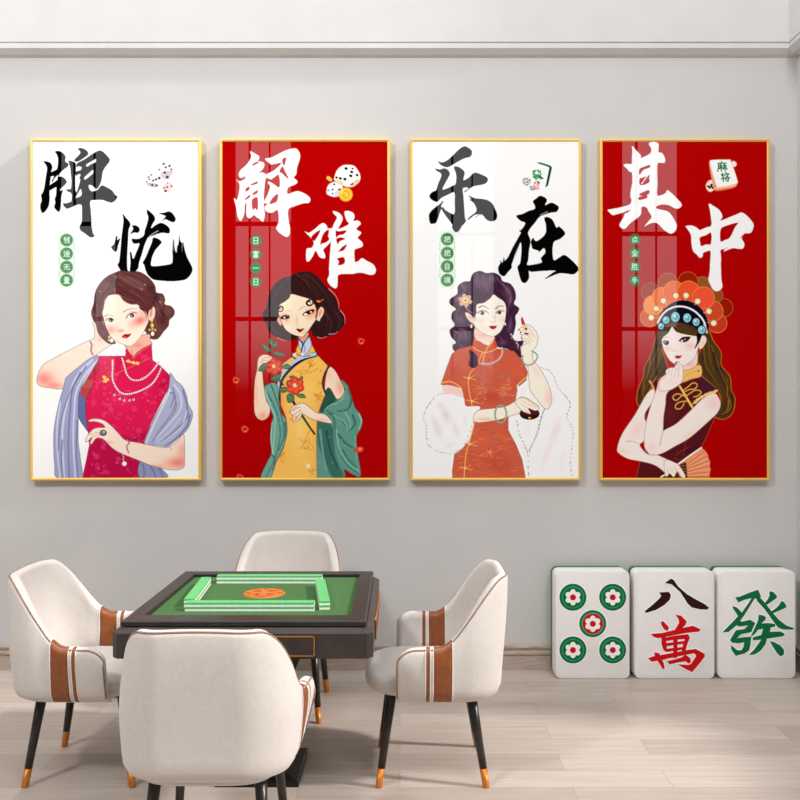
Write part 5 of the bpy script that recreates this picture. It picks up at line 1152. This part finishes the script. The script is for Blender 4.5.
    for q in ('686,440 685,448 683,456', '676,455 683,450 692,446', '674,458 680,460'): s.line(q, (0, 0, 1), .8, (150, 70, 40), .8, .5, tor)
    s.line('650,381 653,386 655,392', (0, 0, 1), 1.8, (236, 166, 84)); s.line('657,376 652,384', (0, 0, 1), .8, (190, 110, 60))
    arm = s.poly('345,70 360,110 330,190 285,260 280,310 300,350 290,420 270,490 240,520 300,590 380,600 450,630 520,660 560,690 605,770 570,778 540,735 515,775 480,745 455,770 440,740 360,680 250,650 150,630 80,590 60,550 100,430 200,280 290,120', V, SK, edge=OUT)
    s.blob(215, 400, 5, 10, V, (248, 206, 204), .7, arm, rot=.5); s.blob(100, 570, 5, 4, V, (250, 212, 200), .7, arm); s.line('135,490 180,488 230,505', V, .7, (190, 150, 120), .9, .4)
    # neck, collar, ear and face
    s.poly('612,70 612,210 510,300 490,240 520,180', T, (246, 210, 204), edge=OUT); s.blob(560, 190, 4, 2, T, (220, 160, 160), .6)
    s.poly('498,335 505,250 560,235 630,198 655,222 648,290 570,312', T, (240, 190, 104), edge=(170, 104, 50)); s.line('510,300 560,262 640,240', T, .5, (200, 140, 70), .8); s.blob(628, 248, .7, .9, T, (80, 30, 20), 1, hard=True)
    s.poly('515,545 560,518 592,560 572,622 530,672 498,650', X, (250, 222, 208), edge=OUT); s.line('535,640 555,600 565,560', X, .5, (214, 160, 140), .8)
    face = s.poly('80,560 150,480 195,412 240,470 320,490 470,510 520,540 495,660 462,760 430,800 360,850 310,872 240,850 170,800 110,700 92,640', X, SK, edge=(190, 130, 120), ew=.45)
    s.blob(400, 640, 5, 3.6, X, (250, 190, 176), .75, face); s.blob(150, 670, 4, 3, X, (248, 196, 188), .7, face); s.blob(235, 690, 2.5, 1.5, X, (250, 205, 198), .6, face)
    s.blob(128, 604, 2.9, 1.8, X, (236, 222, 226), 1, hard=True); s.blob(134, 603, 2.5, 2.3, X, (52, 20, 30), 1, hard=True); s.blob(124, 596, .6, .6, X, W_, 1, hard=True); s.line('92,602 110,580 165,585', X, .9, (44, 16, 24), 1, .4)
    s.poly('278,578 315,545 365,535 408,538 385,575 345,596 305,592', X, (60, 22, 32)); s.blob(312, 580, 1.2, .9, X, (246, 238, 240), 1, hard=True); s.blob(345, 562, .6, .6, X, W_, .9, hard=True); s.line('275,582 320,540 408,534', X, .8, (36, 12, 20), 1, .5)
    s.line('100,548 140,535 170,545', X, .45, (190, 150, 140), .7); s.line('200,690 222,700 235,690', X, .45, (216, 150, 146), .9)
    s.poly('228,762 250,745 268,750 308,745 292,775 262,784 240,778', X, (176, 32, 52)); s.line('232,763 265,766 304,748', X, .3, (110, 10, 30))
    # fringe and forelock
    bang = s.poly('60,450 110,395 190,370 240,360 320,375 400,400 470,440 490,520 400,512 300,492 240,468 198,412 150,490 85,548 66,640 20,580 30,480', X, (76, 50, 24), edge=HDk)
    for q in ('190,385 140,440 90,520 60,600', '200,380 260,430 360,470 470,500', '240,370 320,420 420,460', '160,395 100,460 60,540'): s.line(q, X, .7, (120, 86, 40), .8, .4, bang)
    s.poly('480,500 540,500 510,590 465,665 455,660 480,590', X, (14, 10, 14))
    # cap details
    s.line('35,372 80,290 150,225 240,190 330,190 420,220 500,280 560,360 590,480', X, 1.8, (246, 236, 234)); s.line('560,400 600,490', X, 1.2, (220, 210, 214), .9)
    for x, y, rx, ry in ((72, 415, 2.9, 3.3), (128, 343, 3.4, 3.7), (235, 308, 4.2, 4.9), (370, 318, 3.8, 4.4), (472, 365, 3.4, 3.9), (535, 455, 3.6, 4.0)):
        s.blob(x, y, rx+.9, ry+.9, X, (16, 14, 30), 1, hard=True); s.blob(x, y, rx, ry, X, (150, 206, 216), 1, hard=True); s.blob(x+4, y+4, rx*.62, ry*.62, X, (96, 178, 198), 1, hard=True); s.blob(x-8, y-12, rx*.28, ry*.28, X, (226, 246, 248), .9, hard=True)
    # frog fastening
    GD = (238, 186, 84)
    s.line('478,368 510,420 545,480 585,545', T, 2.0, GD, 1, 2.2); s.line('484,372 530,450 578,530', T, .6, (255, 226, 140), .9)
    for P in ('510,400 550,370 580,345 608,345 618,365 598,390 560,395 520,412', '530,448 570,420 600,402 635,402 650,420 625,445 590,455', '540,460 500,440 460,430 428,448 430,472 455,480 485,455 512,432', '556,490 510,490 470,500 445,525 455,550 490,545 515,505', '560,520 600,500 640,460'): s.line(P, T, 1.1, GD, .95)
    # raised forearm, far upper arm
    armc = s.poly('425,410 530,350 640,250 740,150 830,105 870,140 885,200 860,260 800,320 640,460 520,530 420,585 340,600 290,560 276,500 300,440 400,480', V, SK, edge=OUT)
    s.blob(830, 180, 7, 8, V, (248, 206, 200), .7, armc); s.blob(640, 430, 12, 3, V, (250, 214, 206), .6, armc, rot=-.65)
    armb = s.poly('450,-80 480,-92 500,-90 545,-140 540,-150 560,-136 585,-90 580,0 550,40 460,100 445,200 430,300 425,410 400,520 340,598 290,560 275,500 285,380 320,230 375,70 395,0 450,-50', V, SK, edge=OUT)
    s.poly('430,410 400,520 350,590 300,560 300,460 380,400', V, SK); s.line('425,410 412,470 400,515', V, .6, OUT, .9)
    s.blob(400, 60, 6, 6, V, (248, 208, 204), .7, armb); s.blob(330, 540, 5, 4, V, (248, 210, 204), .7, armb)
    hand = s.poly('368,245 400,222 440,222 472,240 468,200 448,180 462,172 490,195 506,232 502,322 470,360 400,400 320,400 320,330 370,290', T, SK, edge=OUT, ew=.45)
    for q in ('385,270 395,245 400,230', '408,285 418,250 420,232', '430,300 445,262 445,240', '462,300 474,260 470,240'): s.line(q, T, .5, (206, 150, 120), .85)
    s.blob(450, 182, .9, 1.1, T, (60, 16, 40), 1, hard=True); s.blob(400, 330, 6, 4, T, (250, 218, 210), .6, hand)
    # puffed gold sleeve trim
    for x, y, r in ((690, 437, 3), (720, 425, 2.8), (760, 412, 3.4), (655, 455, 2.8), (625, 475, 2.6), (605, 495, 2.2)): s.blob(x, y, r, 1.5, T, (244, 200, 116), 1, hard=True, rot=-.5)
    # fan
    fan = s.poly('330,540 352,555 368,572 385,600 388,625 402,650 398,680 406,715 398,745 396,780 220,780 212,720 160,672', W, (240, 150, 108), smooth=False, edge=(190, 100, 70))
    for x, y in ((352, 575), (375, 610), (392, 645), (396, 690), (400, 735), (396, 772)): s.line([(205, 690+(y-575)*.42), (x, y)], W, 1.2, (206, 108, 74), .8, 1.2, fan); s.line([(205, 696+(y-575)*.42), (x, y+14)], W, .8, (252, 186, 146), .7, .9, fan)
    s.poly('160,672 210,655 215,700 222,780 190,780 180,720', W, (60, 40, 24), .95, False)
    for y in (690, 712, 735, 758): s.line([(170+(y-690)*.4, y-8), (214, y)], W, .7, (150, 110, 60), .9)
    s.line('148,672 240,604 332,540', W, 1.6, (250, 246, 240), 1, 1.4); s.line('10,775 50,752', W, 1.4, (246, 240, 230))
    s.poly('440,640 520,660 560,690 605,770 575,778 540,730 512,775 480,748 456,772 440,745', V, SK, edge=OUT, ew=.45)
    for q in ('510,690 545,740 560,775', '480,700 510,740', '455,715 480,748'): s.line(q, V, .45, (206, 156, 130), .85)
    # the two large characters
    s.poly('260,48 290,80 330,125 325,145 400,110 412,70 392,30 420,15 460,20 472,45 470,95 500,105 522,150 515,182 465,185 460,260 462,350 460,440 500,438 530,420 540,400 580,430 620,470 655,515 635,545 600,545 550,520 500,515 455,530 460,550 540,570 580,610 615,680 600,730 565,748 510,715 460,665 410,665 360,690 385,655 415,615 390,570 375,540 335,535 325,600 250,660 200,710 165,695 160,670 190,620 200,580 150,590 105,600 80,580 65,560 110,550 180,535 240,515 255,480 245,450 250,400 262,330 258,262 240,255 215,225 190,200 220,190 255,190 258,140 262,90', f, W_)
    for q in ('318,232 350,215 400,198 400,220 350,240 318,280', '318,310 345,300 402,280 395,300 395,340 325,362', '318,430 392,400 390,435 330,445', '315,455 375,440 375,465 315,480', '190,578 235,560 250,556 215,585'): s.poly(q, f, RED)
    s.line('335,350 380,290', f, .9, W_)
    f = (670, 200, 8)
    s.poly('312,30 345,45 395,80 420,130 405,165 470,140 540,112 575,100 620,130 665,185 665,225 645,262 600,268 575,300 580,320 595,350 585,385 550,390 500,385 430,412 440,395 405,400 408,450 408,550 412,640 420,690 400,720 370,730 345,715 320,670 308,635 318,580 322,500 325,410 290,412 265,425 262,450 240,462 215,435 185,405 172,330 170,280 140,230 128,208 180,205 220,225 240,240 290,220 330,205 330,150 322,90', f, W_)
    for q in ('240,300 290,280 330,262 328,350 290,355 250,368 242,340', '405,235 450,205 545,180 520,220 480,300 440,320 405,330'): s.poly(q, f, RED)
    s.line('565,300 600,268', f, .7, RED); s.line('420,400 460,380', f, .4, RED)
    return s

# ---- hang the four pictures
def ink_mat(name):
    m = bpy.data.materials.new(name); m.use_nodes = True; b = bsdf(m)
    at = N(m, 'ShaderNodeAttribute'); at.attribute_name = 'ink'
    L(m, at.outputs['Color'], b.inputs['Base Color'])
    b.inputs['Roughness'].default_value = .6; b.inputs['Specular IOR Level'].default_value = 0
    b.inputs['Coat Weight'].default_value = 1; b.inputs['Coat Roughness'].default_value = 0; b.inputs['Coat IOR'].default_value = 1.62
    return m
M['print'] = ink_mat('acrylic_faced_print')
M['frame_gold'] = noise_tint(mat('gold_frame', srgb(236,196,100), .38, metal=.25, spec=.5), srgb(232,190,92), srgb(238,198,104), 3, 2)
M['backing'] = noise_tint(mat('picture_backing', srgb(70,62,56), .8), srgb(64,56,50), srgb(78,70,62), 10, 3)
FY = 4.95; PS = F_PX/FY                        # face of the frames
def wx(px): return (px-400)/PS
def wz(py): return CAM_H-(py-CY)/PS
PICS = [(picture_1, 30, 200.8, 'gold-framed picture of a woman in a crimson dress with pearls and blue shawl'),
        (picture_2, 219.4, 390.2, 'gold-framed red picture of a woman in a yellow dress holding red camellias'),
        (picture_3, 410.2, 581.2, 'gold-framed picture of a woman in an orange dress with white fur, holding a lipstick'),
        (picture_4, 600.1, 770, 'gold-framed red picture of a woman with a flower headdress and folding fan')]
FX0, FX1, FT, FB = 0, 0, 138.8, 480.6
for fn, xa, xb_, lab in PICS:
    s = fn()
    c = np.clip(s.c, 0, 255)/255
    H2, W2 = s.H//2, s.W//2
    lin = np.where(c <= .04045, c/12.92, ((c+.055)/1.055)**2.4)[:H2*2, :W2*2]
    lin = lin.reshape(H2, 2, W2, 2, 3).mean((1, 3)).astype(np.float32)*INKS; lin = np.minimum(lin, .97)
    X0, X1, Z1, Z0 = wx(xa), wx(xb_), wz(FT), wz(FB); xm = (X0+X1)/2; zm = (Z0+Z1)/2
    root = empty('framed_picture', (xm, 5.0, zm)); tag(root, lab, 'picture'); root['group'] = 'gold-framed pictures in a row on the wall'
    hw, hh = (X1-X0)/2, (Z1-Z0)/2; t = .0158
    # frame: mitred moulding with a lip
    bm = bmesh.new()
    prof = [(0, -.001), (0, -.048), (.003, -.0505), (t*.62, -.0505), (t*.70, -.047), (t, -.0455), (t, -.001)]
    rings = [[bm.verts.new(p) for p in ((hw-a, y, hh-a), (-hw+a, y, hh-a), (-hw+a, y, -hh+a), (hw-a, y, -hh+a))] for a, y in prof]
    for i in range(len(rings)):
        A, B = rings[i], rings[(i+1) % len(rings)]
        for k in range(4): bm.faces.new((A[k], A[(k+1) % 4], B[(k+1) % 4], B[k]))
    from_bm('frame', bm, M['frame_gold'], root)
    box('backing_board', -hw+t, hw-t, -.044, -.001, -hh+t, hh-t, M['backing'], root)
    # the print: one sheet
    gx0, gx1 = wx(s.x0)-xm, wx(s.x1)-xm; gz1, gz0 = wz(s.y0)-zm, wz(s.y1)-zm
    gx0, gx1, gz0, gz1 = gx0, gx1, gz0, gz1
    i0 = max(0, int(math.ceil((-hw+.004-gx0)/(gx1-gx0)*(W2-1)))); i1 = min(W2-1, int((hw-.004-gx0)/(gx1-gx0)*(W2-1)))
    j0 = max(0, int(math.ceil((gz1-(hh-.004))/(gz1-gz0)*(H2-1)))); j1 = min(H2-1, int((gz1-(-hh+.004))/(gz1-gz0)*(H2-1)))
    xs_ = gx0+(gx1-gx0)*np.arange(i0, i1+1)/(W2-1); zs_ = gz1+(gz0-gz1)*np.arange(j0, j1+1)/(H2-1)
    nx, nz = len(xs_), len(zs_)
    co = np.zeros((nz, nx, 3), np.float32); co[..., 0] = xs_[None, :]; co[..., 1] = -.0452; co[..., 2] = zs_[:, None]
    idx = np.arange(nx*nz).reshape(nz, nx)
    q = np.stack([idx[:-1, :-1], idx[1:, :-1], idx[1:, 1:], idx[:-1, 1:]], -1).reshape(-1, 4)
    me = bpy.data.meshes.new('print'); me.vertices.add(nx*nz); me.vertices.foreach_set('co', co.ravel())
    me.loops.add(q.size); me.loops.foreach_set('vertex_index', q.ravel().astype(np.int32))
    me.polygons.add(len(q)); me.polygons.foreach_set('loop_start', np.arange(0, q.size, 4, dtype=np.int32)); me.polygons.foreach_set('loop_total', np.full(len(q), 4, np.int32))
    me.update(calc_edges=True)
    ca = me.color_attributes.new('ink', 'FLOAT_COLOR', 'POINT')
    rgba = np.ones((nz, nx, 4), np.float32); rgba[..., :3] = lin[j0:j1+1, i0:i1+1]
    ca.data.foreach_set('color', rgba.ravel())
    link('print', me, M['print'], root)
